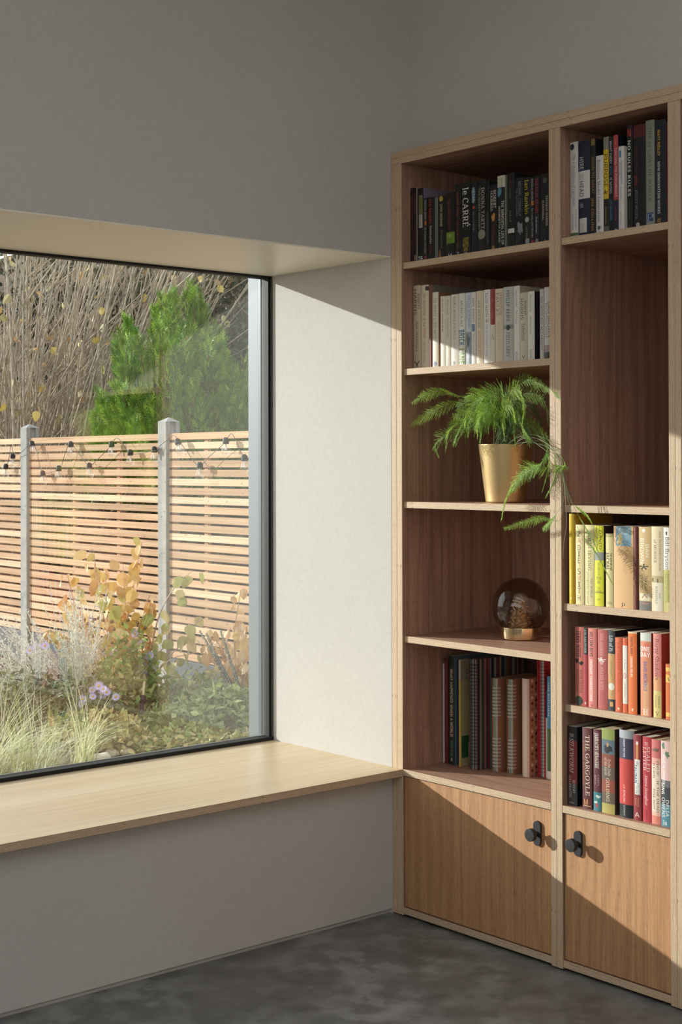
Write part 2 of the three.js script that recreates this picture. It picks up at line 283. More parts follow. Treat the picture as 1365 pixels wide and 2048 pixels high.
// ---------------------------------------------------------------- books
// one canvas per shelf holds the print of its spines; x, w in spine units, y 0 top .. 1 bottom
const INK = { k: '#161616', w: '#e9e6de', y: '#e2c23a', r: '#c23b36', o: '#d8793a', g: '#8b8a84' };
const ROWS = [];
const SANS = 'sans-serif', SER = 'serif', MONO = 'monospace';
/* a row: where (words), shelf height, set-back of the spines, first z, and its books:
   [left px, right px, top px, spine colour, side colour, description, bands, texts, extra] - pixels only serve to measure width and height in mm */
const A = (ox, oy, k) => (l, r, t) => [ox + l / k, ox + r / k, oy + t / k];
let q = A(780, 320, 4.015);
ROWS.push({ where: 'top left shelf', y: SH.s1, back: 0.03, z0: ZL, z1: ZD1, seat: 500, group: 'dark paperbacks on the top left shelf', books: [
  [q(166, 190, 228), '#171414', '#201c1c', 'thin black paperback with faint red lettering', [], [['IAN RANKIN', '#8c2a28', .1, .42, .5, .6, SANS], ['KNOTS & CROSSES', '#7c2422', .46, .85, .5, .5, SANS]]],
  [q(190, 213, 228), '#161313', '#b9b2a6', 'thin black paperback with dull red letters', [[.9, .97, '#8a6a66']], [['IAN RANKIN', '#a3302c', .08, .36, .5, .7, SANS], ['TOOTH & NAIL', '#8c2826', .44, .8, .5, .6, SANS]]],
  [q(219, 268, 232), '#121212', '#85798c', 'tall black hardback with olive title box', [[.1, .36, '#7d7748', .3, .85], [.36, .54, '#b9b4a4', .3, .85]], [['THE HARE WITH', '#2b2a18', .12, .34, .57, .3, SER], ['the Cause', '#333', .38, .52, .57, .3, SER], ['s', '#ddd', .9, .97, .5, .7, SER]], { tall: 1, deep: .2 }],
  [q(272, 300, 310), '#141516', '#17181a', 'black paperback with orange square emblem', [[.36, .43, '#b86a3c', .2, .8], [.92, .98, '#8a2430', .2, .8]], [['DOUGLAS ADAMS', '#cfcabf', .03, .34, .5, .6, SER], ['Life, the Universe and Everything', '#c9c4b8', .46, .88, .5, .55, SER]]],
  [q(302, 357, 305), '#131313', '#17181a', 'black paperback with bright red author name', [], [['IAN RANKIN', '#d23a33', .03, .42, .42, .42, SANS], ['Fleshmarket', '#d6d0c4', .45, .74, .5, .34, SANS], ['Close', '#9a3430', .76, .9, .5, .34, SANS]]],
  [q(360, 385, 302), '#6d6d6b', '#5a5a58', 'thin plain grey paperback', [], []],
  [q(387, 447, 292), '#15140f', '#181712', 'black paperback with round gold coin emblem', [[.86, 1, '#9a6a36', .05, .4]], [['JOHN GRISHAM', '#d9cf9c', .13, .49, .45, .34, SANS], ['The Last Juror', '#8d8a72', .54, .84, .5, .26, SER]], { dot: [.42, .05, .26, '#b3a13c'] }],
  [q(449, 517, 270), '#17110f', '#151515', 'black paperback with rust lettering above green hill picture', [[.61, .8, '#6f8a35'], [.63, .7, '#93a94a', .1, .7], [.78, .83, '#1c1d14']], [['THE LORD', '#9b4a36', .1, .3, .42, .34, SER], ['OF THE RINGS', '#8f4433', .3, .58, .45, .34, SER], ['H', '#ddd', .94, .99, .5, .4, SANS]]],
  [q(520, 571, 200), '#121110', '#141414', 'black paperback with spaced orange capitals', [], [['GONE GIRL', '#c5563a', .11, .46, .5, .3, SANS], ['GILLIAN FLYNN', '#b54f38', .5, .9, .5, .26, SANS], ['2', '#ddd', .94, .99, .5, .4, SER]]],
  [q(573, 645, 187), '#11120f', '#151613', 'thick black paperback with very large white serif name', [], [['le CARRÉ', '#ece9e2', .07, .62, .5, .66, SER], ['A MOST', '#d8bb3c', .76, .83, .5, .5, SANS, 0], ['WANTED', '#d8bb3c', .83, .89, .5, .5, SANS, 0], ['MAN', '#d8bb3c', .89, .95, .5, .34, SANS, 0], ['H', '#ddd', .96, .99, .5, .3, SER]]],
  [q(648, 698, 180), '#14181b', '#161616', 'black paperback with torn blue patch and red dot', [[.07, .3, '#4d7186', .15, .85]], [['High Fidelity', '#dfe3e2', .08, .3, .5, .4, SER], ['NICK HORNBY', '#8b9598', .41, .7, .5, .26, SANS]], { dot: [.5, .36, .2, '#c04438'] }],
  [q(701, 769, 170), '#151311', '#141414', 'black paperback with white outline capitals and stone disc', [], [['DONNA TARTT', '#cfc9bc', .1, .68, .68, .34, SER], ['THE SECRET HISTORY', '#b9b3a6', .1, .68, .26, .3, SER]], { dot: [.5, .75, .42, '#8d8a7c'] }],
  [q(771, 800, 168), '#121212', '#161616', 'slim black paperback with tiny grey title', [], [['RICHARD FLANAGAN', '#8d8d8a', .45, .9, .5, .34, SANS]]],
  [q(803, 858, 205), '#15110f', '#151515', 'black paperback with orange bird emblem', [[.43, .57, '#c08a46', .18, .8]], [['ROBERT', '#d9d4c8', .08, .36, .7, .4, SANS], ['HARRIS', '#d9d4c8', .08, .4, .25, .4, SANS], ['FATHERLAND', '#8f3a38', .6, .9, .5, .32, SER]], { dot: [.5, .95, .22, '#8a7034'] }],
  [q(862, 922, 132), '#15171a', '#a8a793', 'black paperback with pale torn paper shape at top', [[0, .16, '#c9c6ac'], [.16, .3, '#5c97a3', .05, .6]], [['Rebecca Skloot', '#2d5a66', .04, .18, .65, .26, SER], ['THE IMMORTAL LIFE OF', '#e4e0cc', .34, .94, .74, .3, SANS], ['HENRIETTA LACKS', '#e4e0cc', .41, .9, .3, .3, SANS]]],
  [q(942, 1000, 112), '#131414', '#17181a', 'tall black paperback with small white title block', [[.74, .8, '#d2cfc4', .1, .95]], [['DOMINIC', '#b03a38', .08, .18, .45, .26, SANS], ['The Cellar', '#8a8985', .2, .34, .45, .24, SER], ['HELP', '#9a9995', .5, .66, .45, .22, SANS]]],
  [q(1003, 1070, 150), '#141517', '#17181a', 'black paperback with grey lettering over city photo', [[.63, .83, '#7d8082', .3, 1]], [['MICHAEL CONNELLY', '#8f9193', .05, .56, .62, .34, SANS], ['THE LINCOLN LAWYER', '#85878a', .15, .56, .24, .26, SANS]]],
  [q(1072, 1131, 147), '#131414', '#161718', 'black paperback with large yellow author name', [[.9, .97, '#9a9a94', .3, .8]], [['Ian Rankin', '#d7c536', .03, .54, .48, .6, SANS], ['Let It Bleed', '#b9b6ac', .72, .9, .5, .22, SANS]], { dot: [.5, .62, .28, '#a9aaa4'] }],
  [q(1133, 1158, 142), '#15181a', '#161718', 'narrow dark paperback with orange square below white name', [[.35, .42, '#b3703f', .1, .9], [.93, .98, '#93263a', .1, .9]], [['DOUGLAS ADAMS', '#d6d2c8', .02, .34, .5, .6, SER], ['So Long and Thanks', '#c4c0b5', .46, .9, .5, .5, SER]]],
  [q(1160, 1199, 132), '#19161b', '#18181a', 'dark paperback with pink red name and framed title', [[.58, .86, '#2c3338', .1, .9], [.59, .85, '#15181a', .18, .82]], [['DOUGLAS ADAMS', '#cf4a5c', .04, .55, .5, .62, SER], ['Mostly Harmless', '#cfd3d2', .6, .84, .5, .4, SANS], ['@', '#ccc', .92, .98, .5, .5, SANS]]],
  [q(1202, 1290, 118), '#141515', '#17181a', 'thick black paperback against the divider with thin white serif', [], [['THOMAS HARRIS', '#d6d2c8', .32, .76, .68, .2, SER], ['HANNIBAL', '#d6d2c8', .38, .68, .36, .2, SER], ['A', '#aaa', .95, .99, .5, .2, SER]], { dot: [.5, .1, .2, '#4e4f4c'] }],
] });
q = A(780, 540, 4.015);
ROWS.push({ where: 'second left shelf', y: SH.s2, back: 0.038, z0: ZL, z1: ZD1, seat: 720, group: 'pale paperbacks on the second left shelf', books: [
  [q(187, 246, 128), '#cdbfa4', '#bfa98a', 'tan paperback with black capitals and horned emblem', [], [['HARRIS', '#2b2722', .04, .36, .32, .42, SANS], ['ROBERT', '#3b362f', .1, .29, .78, .3, SANS], ['ARCHANGEL', '#6b5f50', .43, .8, .55, .34, SANS], ['Y', '#2b2722', .9, .97, .5, .6, SANS]]],
  [q(249, 311, 125), '#dccfb4', '#8a5a40', 'cream paperback with rusty red lettering', [[.02, .07, '#4a3a30', .6, 1]], [['the SHADOW of the WIND', '#a0503a', .1, .64, .5, .36, SER], ['Carlos Ruiz Zafón', '#7d6a55', .67, .92, .5, .22, SER]]],
  [q(313, 338, 120), '#7a4432', '#8b8378', 'tall brown bound hardback with grey cloth side', [], [], { tall: 1, deep: .23, hard: 1 }],
  [q(340, 388, 182), '#e2d8c2', '#9a6c4c', 'cream paperback with thin condensed capitals', [], [['SIX WEEKS', '#8d8474', .08, .32, .5, .5, SANS], ['to ZERO WASTE', '#8d8474', .34, .62, .5, .5, SANS]], { dot: [.5, .95, .28, '#7f86a0'] }],
  [q(405, 446, 213), '#e3dac6', '#d8cdb4', 'short cream paperback with two small black names', [], [['IAN McEWAN', '#4a453c', .04, .22, .5, .26, SANS], ['MACHINES LIKE ME', '#2d2a25', .25, .5, .5, .28, SANS]]],
  [q(448, 486, 210), '#ddd3bc', '#d8cdb4', 'short cream paperback with small publisher word at foot', [], [['Michael Ondaatje', '#6c6252', .05, .28, .5, .28, SER], ['The English Patient', '#6c6252', .31, .6, .5, .28, SER], ['PICADOR', '#555', .88, .98, .5, .28, SANS]]],
  [q(489, 551, 200), '#ddd6c6', '#cfc6b2', 'off-white paperback with widely set dark capitals', [[.93, .98, '#8d8d88', .3, .6]], [['RABBLE-ROUSER FOR PEACE', '#6e5c46', .03, .63, .5, .34, SER], ['JOHN ALLEN', '#a39a88', .66, .9, .5, .26, SER]]],
  [q(554, 601, 190), '#e2ddcf', '#d5ccb8', 'white paperback with title in coloured block letters', [], [['MONICA ALI', '#57524a', .1, .46, .5, .4, SANS], ['BRICK', '#3d7590', .5, .72, .5, .95, SANS, 1, 'bold'], ['LANE', '#7f9a4a', .76, .98, .5, .95, SANS, 1, 'bold']]],
  [q(603, 653, 185), '#ccd2d2', '#c9c3b4', 'pale blue paperback with street photo at foot', [[.54, .98, '#9aa3a6'], [.58, .75, '#5c666b', .2, .8], [.78, .98, '#c3cacb', .3, .7]], [['HELEN DUNMORE', '#6f8694', .04, .5, .68, .34, SER], ['EXPOSURE', '#7b909c', .12, .38, .28, .34, SER]]],
  [q(655, 689, 180), '#e0dccf', '#cdc5b2', 'slim white paperback with square blue patch', [[.44, .54, '#6d79a8', .1, .8]], [['IAIN BANKS', '#6a655c', .08, .42, .5, .42, SANS], ['THE STEEP APPROACH', '#8d8678', .57, .86, .5, .34, SANS]]],
  [q(692, 749, 172), '#d9c9ae', '#cdbfa4', 'sandy paperback with red capital title', [], [['IAN McEWAN', '#70624f', .13, .5, .5, .36, SER], ['ATONEMENT', '#a5604a', .54, .87, .5, .36, SER], ['7', '#555', .94, .99, .5, .3, SER]]],
  [q(752, 804, 162), '#e6e2d6', '#d9d0bc', 'white paperback with black name and grey blue title', [], [['ZADIE SMITH', '#3c3a36', .04, .37, .5, .38, SANS], ['THE AUTOGRAPH MAN', '#7d8794', .46, .9, .5, .34, SANS]], { dot: [.5, .42, .2, '#b9b39c'] }],
  [q(806, 843, 155), '#d8d0bd', '#cdbfa4', 'paperback with deep red damask upper half', [[0, .48, '#8f2f2f'], [.1, .18, '#a8504c', .2, .8], [.3, .4, '#a8504c', .2, .8]], [['A', '#9a9484', .6, .68, .5, .6, SER]]],
  [q(845, 907, 155), '#d6c6a9', '#cbbb9d', 'tan paperback with grey brown surname', [], [['SEBASTIAN', '#8a7b64', .05, .36, .78, .26, SER], ['FAULKS', '#7c6d57', .05, .37, .34, .42, SER], ['ENGLEBY', '#b6a486', .45, .82, .5, .34, SER]]],
  [q(909, 988, 141), '#bcbcb4', '#c9c3b2', 'thick grey paperback with flying silhouette', [[.5, .56, '#8f918c', 0, 1]], [['PHILIP KERR', '#3a3c3d', .04, .46, .52, .36, SANS], ['FIELD GREY', '#3a3c3d', .6, .93, .52, .36, SANS]], { dot: [.52, .54, .2, '#2a2b2b'] }],
  [q(990, 1042, 131), '#e3ded0', '#bdb39c', 'tall white paperback with hairline lettering', [], [['Cormac McCarthy', '#77736a', .05, .28, .5, .3, SER], ['The Crossing', '#77736a', .32, .5, .5, .3, SER], ['PICADOR', '#4a4a48', .87, .99, .5, .34, SANS]]],
  [q(1044, 1103, 185), '#ccc0a6', '#c4b594', 'sandy paperback with blackletter title', [], [['HARRIS', '#2b2722', .08, .4, .32, .42, SANS], ['ROBERT', '#3b362f', .12, .33, .74, .26, SANS], ['Fatherland', '#2b2722', .45, .7, .5, .52, SER], ['Y', '#6b5f50', .91, .97, .5, .4, SANS]]],
  [q(1105, 1160, 175), '#e4dfd2', '#26262c', 'white paperback with dark side and tiny dark type', [], [['Bret Easton Ellis', '#706c64', .05, .3, .5, .3, SER], ['American Psycho', '#706c64', .36, .62, .5, .3, SER], ['PICADOR', '#4a4a48', .84, .97, .5, .32, SANS]]],
  [q(1205, 1236, 156), '#c6c2b8', '#c6c2b8', 'grey white paperback with broken black capitals', [], [['GIRL MEETS BOY', '#5b564e', .1, .5, .5, .5, SANS], ['ALI SMITH', '#5b564e', .52, .86, .5, .46, SANS]]],
  [q(1238, 1300, 141), '#d3cbc0', '#c6c2b8', 'pinkish paperback with purple name above dark landscape', [[.8, .9, '#a58f92', 0, 1], [.9, 1, '#3a3838', 0, 1]], [['DAN BROWN', '#6d5d80', .2, .7, .72, .42, SANS], ['DECEPTION POINT', '#75688a', .22, .7, .28, .32, SER]]],
] });
q = A(1100, 180, 5.15);
ROWS.push({ where: 'top right shelf', y: SH.s1, back: 0.036, z0: ZD2, z1: ZR1, seat: 455, group: 'tall books on the top right shelf', books: [
  [q(206, 288, 546), '#d8d5cc', '#cfcabd', 'white paperback with round eye emblem and grey serif', [[.94, .97, '#5f7050']], [['The 4 Disciplines of Execution', '#6a6862', .13, .66, .55, .34, SER], ['ACHIEVING YOUR WILDLY', '#8a8880', .24, .58, .2, .16, SANS], ['CHRIS McCHESNEY', '#77756e', .7, .9, .75, .16, SANS], ['SEAN COVEY', '#77756e', .74, .9, .35, .16, SANS]], { dot: [.3, .05, .3, '#2d3048'] }],
  [q(290, 410, 537), '#20253a', '#23283c', 'thick navy paperback with large white half circle and sticker', [[.31, .6, '#d9d7d0', 0, 1], [.8, .95, '#d6d4cc', .1, .75]], [['HIRE', '#dedbd2', .16, .3, .32, .42, SANS], ['WITH YOUR', '#777', .34, .4, .3, .3, SANS, 0], ['HEAD', '#25283a', .41, .58, .32, .42, SANS], ['3rd edition', '#ccc', .63, .69, .3, .25, SANS, 0], ['||||||', '#222', .85, .94, .4, .3, SANS]]],
  [q(412, 470, 511), '#17171a', '#1b1b1f', 'black hardback with gold capitals', [[0, .07, '#7a6c3c', .25, .9]], [['GOOD TO GREAT', '#b5934a', .18, .57, .6, .42, SANS], ['JIM COLLINS', '#c9a24c', .61, .95, .5, .42, SANS]]],
  [q(472, 549, 684), '#d9d8d4', '#cfcabd', 'short white paperback with grey serif title', [], [['Business Model Generation', '#3a3a3a', .05, .84, .45, .42, SER], ['WILEY', '#666', .95, .99, .5, .16, SANS, 0]], { dot: [.45, .91, .22, '#55565a'] }],
  [q(551, 606, 490), '#1a1a18', '#d2b62c', 'yellow and black paperback with grey cap', [[0, .13, '#8a8880'], [.13, .64, '#dcbb2e'], [.92, 1, '#66645c']], [['PURPOSE', '#2b2818', .17, .52, .5, .72, SANS], ['*', '#2b2818', .55, .62, .4, .8, SANS], ['NIKOS MOURKOGIANNIS', '#bda53a', .72, .9, .5, .3, SANS]]],
  [q(607, 654, 490), '#18191d', '#1b1b1f', 'black paperback with white and blue capitals', [], [['WHAT EVERY', '#d8dadc', .04, .28, .5, .52, SANS], ['BODY', '#4a8fb5', .3, .4, .5, .52, SANS], ['IS SAYING', '#d8dadc', .42, .59, .5, .52, SANS], ['JOE NAVARRO', '#4a8fb5', .65, .87, .5, .46, SANS]]],
  [q(656, 704, 470), '#b8454a', '#20202a', 'red and navy paperback with white capitals', [[.67, 1, '#23243a']], [['JOHN WHITMORE', '#d9a05a', .04, .1, .5, .26, SANS, 0], ['COACHING FOR PERFORMANCE', '#e9d7d3', .13, .64, .6, .5, SANS], ['FIFTH', '#b4434a', .74, .88, .5, .34, SANS], ['n', '#ddd', .95, 1, .5, .5, SANS, 0]]],
  [q(707, 764, 586), '#d8d6d0', '#cfcabd', 'slim white paperback with small blue square at top', [[.05, .13, '#3f87a8', .15, .55]], [['My ACHIEVEMENTS', '#444', .18, .45, .65, .22, SANS], ['GOALS CAN', '#444', .19, .34, .3, .22, SANS], ['BOB FLETCHER', '#555', .48, .62, .5, .2, SANS], ['tomorrow', '#555', .78, .92, .5, .2, SANS]], { pull: -.012 }],
  [q(766, 851, 376), '#19191a', '#1c1c1e', 'black hardback with bold white title and red letter', [], [['N', '#c2343a', .03, .11, .45, .6, SANS, 0, 'bold'], ['NO RULES', '#dddad2', .14, .45, .45, .56, SANS, 1, 'bold'], ['RULES', '#dddad2', .47, .68, .45, .56, SANS, 1, 'bold'], ['REED HASTINGS', '#7d7b76', .72, .9, .5, .2, SER], ['WH', '#6a6a66', .94, .98, .5, .3, SER, 0]]],
  [q(853, 985, 372), '#191718', '#1b1b1d', 'thick black paperback with dark red top and red script', [[0, .12, '#5a2326']], [['THERE FOR', '#5a3632', .19, .44, .3, .24, SER], ['you', '#b4433c', .48, .58, .3, .34, SER], ['KELSEY MILLER', '#9b9890', .62, .9, .3, .18, SER]], { dot: [.4, .96, .16, '#b9aaa2'] }],
  [q(987, 1077, 321), '#8f9184', '#83857a', 'tall grey green paperback with wide set serif title', [[.865, .945, '#34436a', .12, .85]], [['THE 48 LAWS OF POWER', '#55574e', .06, .76, .5, .4, SER], ['P', '#8f9fc0', .87, .94, .48, .7, SER, 0]]],
  [q(1079, 1196, 320), '#20242f', '#232a3c', 'navy hardback with yellow name and white title', [], [['MATT RIDLEY', '#d9ae3a', .09, .34, .4, .25, SANS, 1, 'bold'], ['HOW INNOVATION WORKS', '#d9d7d0', .39, .89, .4, .25, SANS, 1, 'bold'], ['4E', '#d9a93a', .93, .97, .4, .3, SANS, 0]]],
  [q(1198, 1240, 330), '#6a2428', '#6a2428', 'slim dark red book squeezed against the right upright', [], []],
] });
q = A(1100, 1000, 5.15);
ROWS.push({ where: 'third right shelf', y: SH.r3, back: 0.0105, z0: ZD2, z1: ZR1, seat: 1190, group: 'yellow and tan books on the third right shelf', books: [
  [q(152, 188, 262), '#8a6238', '#9a7040', 'thin brown book against the left upright', [], [], { pull: .02 }],
  [q(191, 247, 142), '#d9b825', '#c9962a', 'tall bright yellow hardback with pale lettering', [], [['THE COST OF LIVING', '#b89a1e', .04, .52, .4, .3, SANS], ['DEBORAH LEVY', '#efe4a0', .62, .88, .45, .3, SANS]], { dot: [.45, .94, .2, '#e9d878'], pull: -.003, hard: 1 }],
  [q(263, 350, 254), '#ead9a0', '#d9b888', 'pale yellow paperback with letters stacked down spine', [], 'ZADIE SMITH'.split('').map((ch, i) => [ch, i === 1 || i === 7 ? '#c06a5c' : '#3a332a', [.08, .16, .25, .33, .41, 0, .54, .63, .71, .79, .88][i], [.15, .23, .32, .4, .48, .001, .62, .7, .78, .86, .95][i], .45, .34, SANS, 0]).concat([['SWING TIME', '#8a7a58', .485, .53, .45, .13, SANS, 0]])],
  [q(353, 457, 257), '#e3d69c', '#d9c488', 'wide pale yellow paperback with grey serif lettering', [], [['JOHN IRVING', '#6a6248', .1, .57, .55, .34, SER], ['THE WORLD', '#6a6248', .66, .9, .74, .22, SER], ['ACCORDING TO GARP', '#6a6248', .58, .98, .36, .22, SER]]],
  [q(459, 553, 263), '#d6d31e', '#2a2620', 'acid yellow paperback with black type and grey band', [[.32, .43, '#8d8f8a'], [.3, .33, '#c9c630'], [.82, .84, '#a5a21c']], [['DAVID', '#2e2d0c', .05, .3, .68, .26, SANS], ['LAGERCRANTZ', '#2e2d0c', .04, .3, .32, .26, SANS], ['THE', '#2e2d0c', .46, .5, .5, .2, SANS, 0], ['GIRL', '#2e2d0c', .51, .55, .5, .24, SANS, 0], ['IN', '#2e2d0c', .555, .585, .5, .14, SANS, 0], ['THE', '#2e2d0c', .59, .62, .5, .2, SANS, 0], ["SPIDER'S", '#2e2d0c', .63, .67, .5, .4, SANS, 0], ['WEB', '#2e2d0c', .68, .72, .5, .26, SANS, 0], ['STIEG', '#4c4a16', .76, .79, .5, .26, SANS, 0], ["LARSSON'S", '#4c4a16', .8, .83, .5, .4, SANS, 0], ['MACLEHOSE', '#4c4a16', .9, .925, .5, .3, SANS, 0]]],
  [q(574, 654, 346), '#d6c68c', '#b99a60', 'shorter worn straw coloured paperback with heavy black title', [[0, .05, '#a9a468']], [['JACKAL', '#26221a', .26, .5, .3, .42, SANS, 1, 'bold'], ['THE DAY OF THE', '#26221a', .26, .5, .72, .24, SANS, 1, 'bold'], ['CORGI', '#3a3528', .925, .96, .5, .5, SANS, 0]]],
  [q(657, 858, 269), '#dfb27c', '#7a3c30', 'very wide tan paperback with blue painting at top', [[0, .24, '#7fa0b0', .12, .9], [.02, .1, '#a5c0c8', .2, .9], [.07, .24, '#cfb67a', .2, .5], [.1, .16, '#d8c690', .24, .4]], [['LIVES OF GIRLS', '#b9925c', .46, .58, .68, .08, SER], ['& WOMEN', '#b9925c', .48, .56, .56, .07, SER], ['p', '#3a2c1c', .92, .97, .5, .16, SER, 0]]],
  [q(862, 905, 279), '#6e3026', '#5a261e', 'narrow maroon rounded hardback', [], [], { hard: 1 }],
  [q(907, 1044, 276), '#d2b27c', '#b98c50', 'tan paperback with white name, star emblem and domed building', [[.8, .88, '#e2d8b8', .1, .9], [.89, 1, '#77746c'], [.9, .93, '#a87a6c', .1, .9]], [['DAN', '#efe8d6', .2, .37, .72, .24, SANS], ['BROWN', '#efe8d6', .13, .45, .33, .32, SANS], ['The Lost', '#4a3c28', .58, .77, .62, .24, SER], ['SYMBOL', '#6a5638', .57, .8, .28, .26, SER], ['*', '#3c342a', .44, .56, .45, .62, SANS, 0], ['^', '#a8643c', .8, .88, .5, .4, SANS, 0]], { dot: [.45, .045, .12, '#ece6d8'] }],
  [q(1046, 1166, 273), '#d9caa2', '#c9b88c', 'cream paperback with dark tree silhouettes', [[.58, .66, '#b9a878'], [.6, .65, '#4a3c28', .05, .2], [.61, .66, '#4a3c28', .5, .62], [.66, 1, '#e0d8be', .25, .9]], [['THE INTERPRETATION', '#54493a', .05, .52, .75, .16, SER], ['of MURDER', '#54493a', .15, .43, .35, .24, SER], ['RUBENFELD', '#5c5446', .7, .91, .45, .2, SER], ['Jed', '#8d887a', .78, .84, .75, .2, SER]]],
  [q(1168, 1262, 282), '#dcdcd0', '#c9c8b0', 'white and olive paperback cut off by the right upright', [[.5, 1, '#b4ac5e'], [.05, .09, '#3a3f3a', .3, .5], [.88, 1, '#cfc48c', .4, 1]], [['Bill Bryson', '#4a4f4a', .11, .5, .5, .5, SANS], ['Neither Here', '#8a8a52', .54, .88, .65, .32, SER], ['Nor There', '#8a8a52', .54, .9, .3, .32, SER]]],
] });
q = A(1100, 1220, 5.15);
ROWS.push({ where: 'fourth right shelf', y: SH.r4, back: 0.02, z0: ZD2, z1: ZR1, seat: 1400, group: 'red and orange paperbacks on the fourth right shelf', books: [
  [q(197, 250, 166), '#5a2426', '#6a2a2c', 'dark maroon book standing back in the shadow', [], [], { pull: .03 }],
  [q(258, 347, 170), '#cf7466', '#b4524c', 'pink paperback with condensed black title and black swoosh', [[.4, .46, '#201a18', .05, .45], [.43, .49, '#201a18', .5, .95]], [['TERRY WHITE', '#2a1c1a', .05, .39, .45, .6, SER, 1, 'bold'], ['WITH GENTIA', '#3a2624', .54, .84, .72, .28, SER], ['SMILING JAWS', '#3a2624', .54, .84, .3, .28, SER]], { dot: [.45, .94, .44, '#3a4238'] }],
  [q(349, 391, 183), '#a83a3c', '#c4837a', 'narrow red paperback with black upper third', [[0, .34, '#22242a'], [.94, .97, '#d9c6b4', .3, .6]], [['J.D. SALINGER', '#c9c4b8', .03, .32, .5, .46, SER], ['Raise High', '#8c2a30', .42, .6, .5, .4, SER]]],
  [q(393, 482, 187), '#d97f74', '#a8463e', 'salmon paperback with black name and white title', [], [['WILLIAM BOYD', '#2a2020', .04, .36, .42, .42, SANS, 1, 'bold'], ['ORDINARY THUNDERSTORMS', '#f0d9d2', .39, .92, .4, .36, SANS, 1, 'bold'], ['y', '#3a2624', .95, .98, .5, .3, SER]]],
  [q(485, 594, 197), '#b8605a', '#a8463e', 'dusty red paperback with white spider web drawing', [[.36, .44, '#cf9890', .2, .7]], [['NEIL GAIMAN', '#d8a39b', .05, .33, .48, .32, SER], ['ANANSI BOYS', '#d8a39b', .47, .76, .48, .34, SER], ['*', '#f0e2da', .35, .44, .42, .8, SANS, 0]]],
  [q(598, 671, 209), '#c99a66', '#26282c', 'black and tan paperback with white oval emblem', [[0, .29, '#30363a'], [.86, 1, '#2c2f33'], [.89, .95, '#c99a56', .3, .75]], [['Life of Pi', '#e2ded2', .06, .26, .5, .5, SER], ['YANN MARTEL', '#7a5a3a', .38, .58, .5, .22, SER]], { dot: [.5, .7, .4, '#e2dccf'] }],
  [q(673, 742, 281), '#d9653a', '#d9653a', 'short scuffed orange paperback with dark serif lettering', [[.94, .97, '#e8d8c0', .4, .65]], [['D.H. LAWRENCE', '#8a3220', .06, .44, .5, .34, SER], ['Sons and Lovers', '#9a3a26', .47, .75, .5, .32, SER]]],
  [q(744, 801, 287), '#d9683c', '#d9683c', 'short orange paperback with white label panel', [[.1, .88, '#e6ddcf', .06, .96]], [['A Book', '#8d8478', .28, .42, .5, .24, SER], ['of Nonsense', '#8d8478', .6, .8, .5, .24, SER], ['O', '#c0604a', .46, .54, .5, .5, SER, 0]]],
  [q(804, 896, 222), '#e0702f', '#2a211e', 'creased bright orange paperback with black and white capitals', [[0, .02, '#e8c8a8'], [.93, .965, '#e8dccb', .45, .6]], [['MARTIN AMIS', '#3a2018', .06, .27, .45, .26, SANS, 1, 'bold'], ['LONDON FIELDS', '#f0dcc8', .3, .55, .45, .26, SANS, 1, 'bold']]],
  [q(931, 1042, 232), '#d98a66', '#9a4436', 'peach striped paperback with white and blue title', [[0, .1, '#cfd2c4'], [.1, .3, '#d9705a', .1, .9], [.6, 1, '#dca47a', .3, .8]], [['ONE', '#efe6da', .16, .22, .45, .72, SANS, 0, 'bold'], ['DAY', '#efe6da', .23, .29, .45, .72, SANS, 0, 'bold'], ['DAVID NICHOLLS', '#4a5f94', .34, .7, .5, .34, SANS, 1, 'bold'], ['H', '#efe6da', .91, .98, .5, .4, SER, 0]]],
  [q(1064, 1148, 241), '#d9857a', '#a03a34', 'pink to yellow paperback with handwritten title', [[.52, .68, '#dca070'], [.68, 1, '#d9c47a']], [['Burnt Shadows', '#3a2420', .05, .55, .5, .5, SER, 1, 'italic'], ['KAMILA', '#5c4a34', .74, .88, .72, .22, SANS], ['SHAMSIE', '#5c4a34', .73, .88, .34, .22, SANS], ['y', '#3a2c20', .91, .97, .5, .3, SER]]],
  [q(1192, 1262, 556), '#cc6a2c', '#cc6a2c', 'low orange book with two yellow bands', [[.06, .13, '#e0b04a'], [.19, .33, '#e0b04a'], [.87, .94, '#e2b44c']], [['v', '#33402c', .22, .3, .6, .5, SER, 0]]],
] });
q = A(1100, 1430, 5.15);
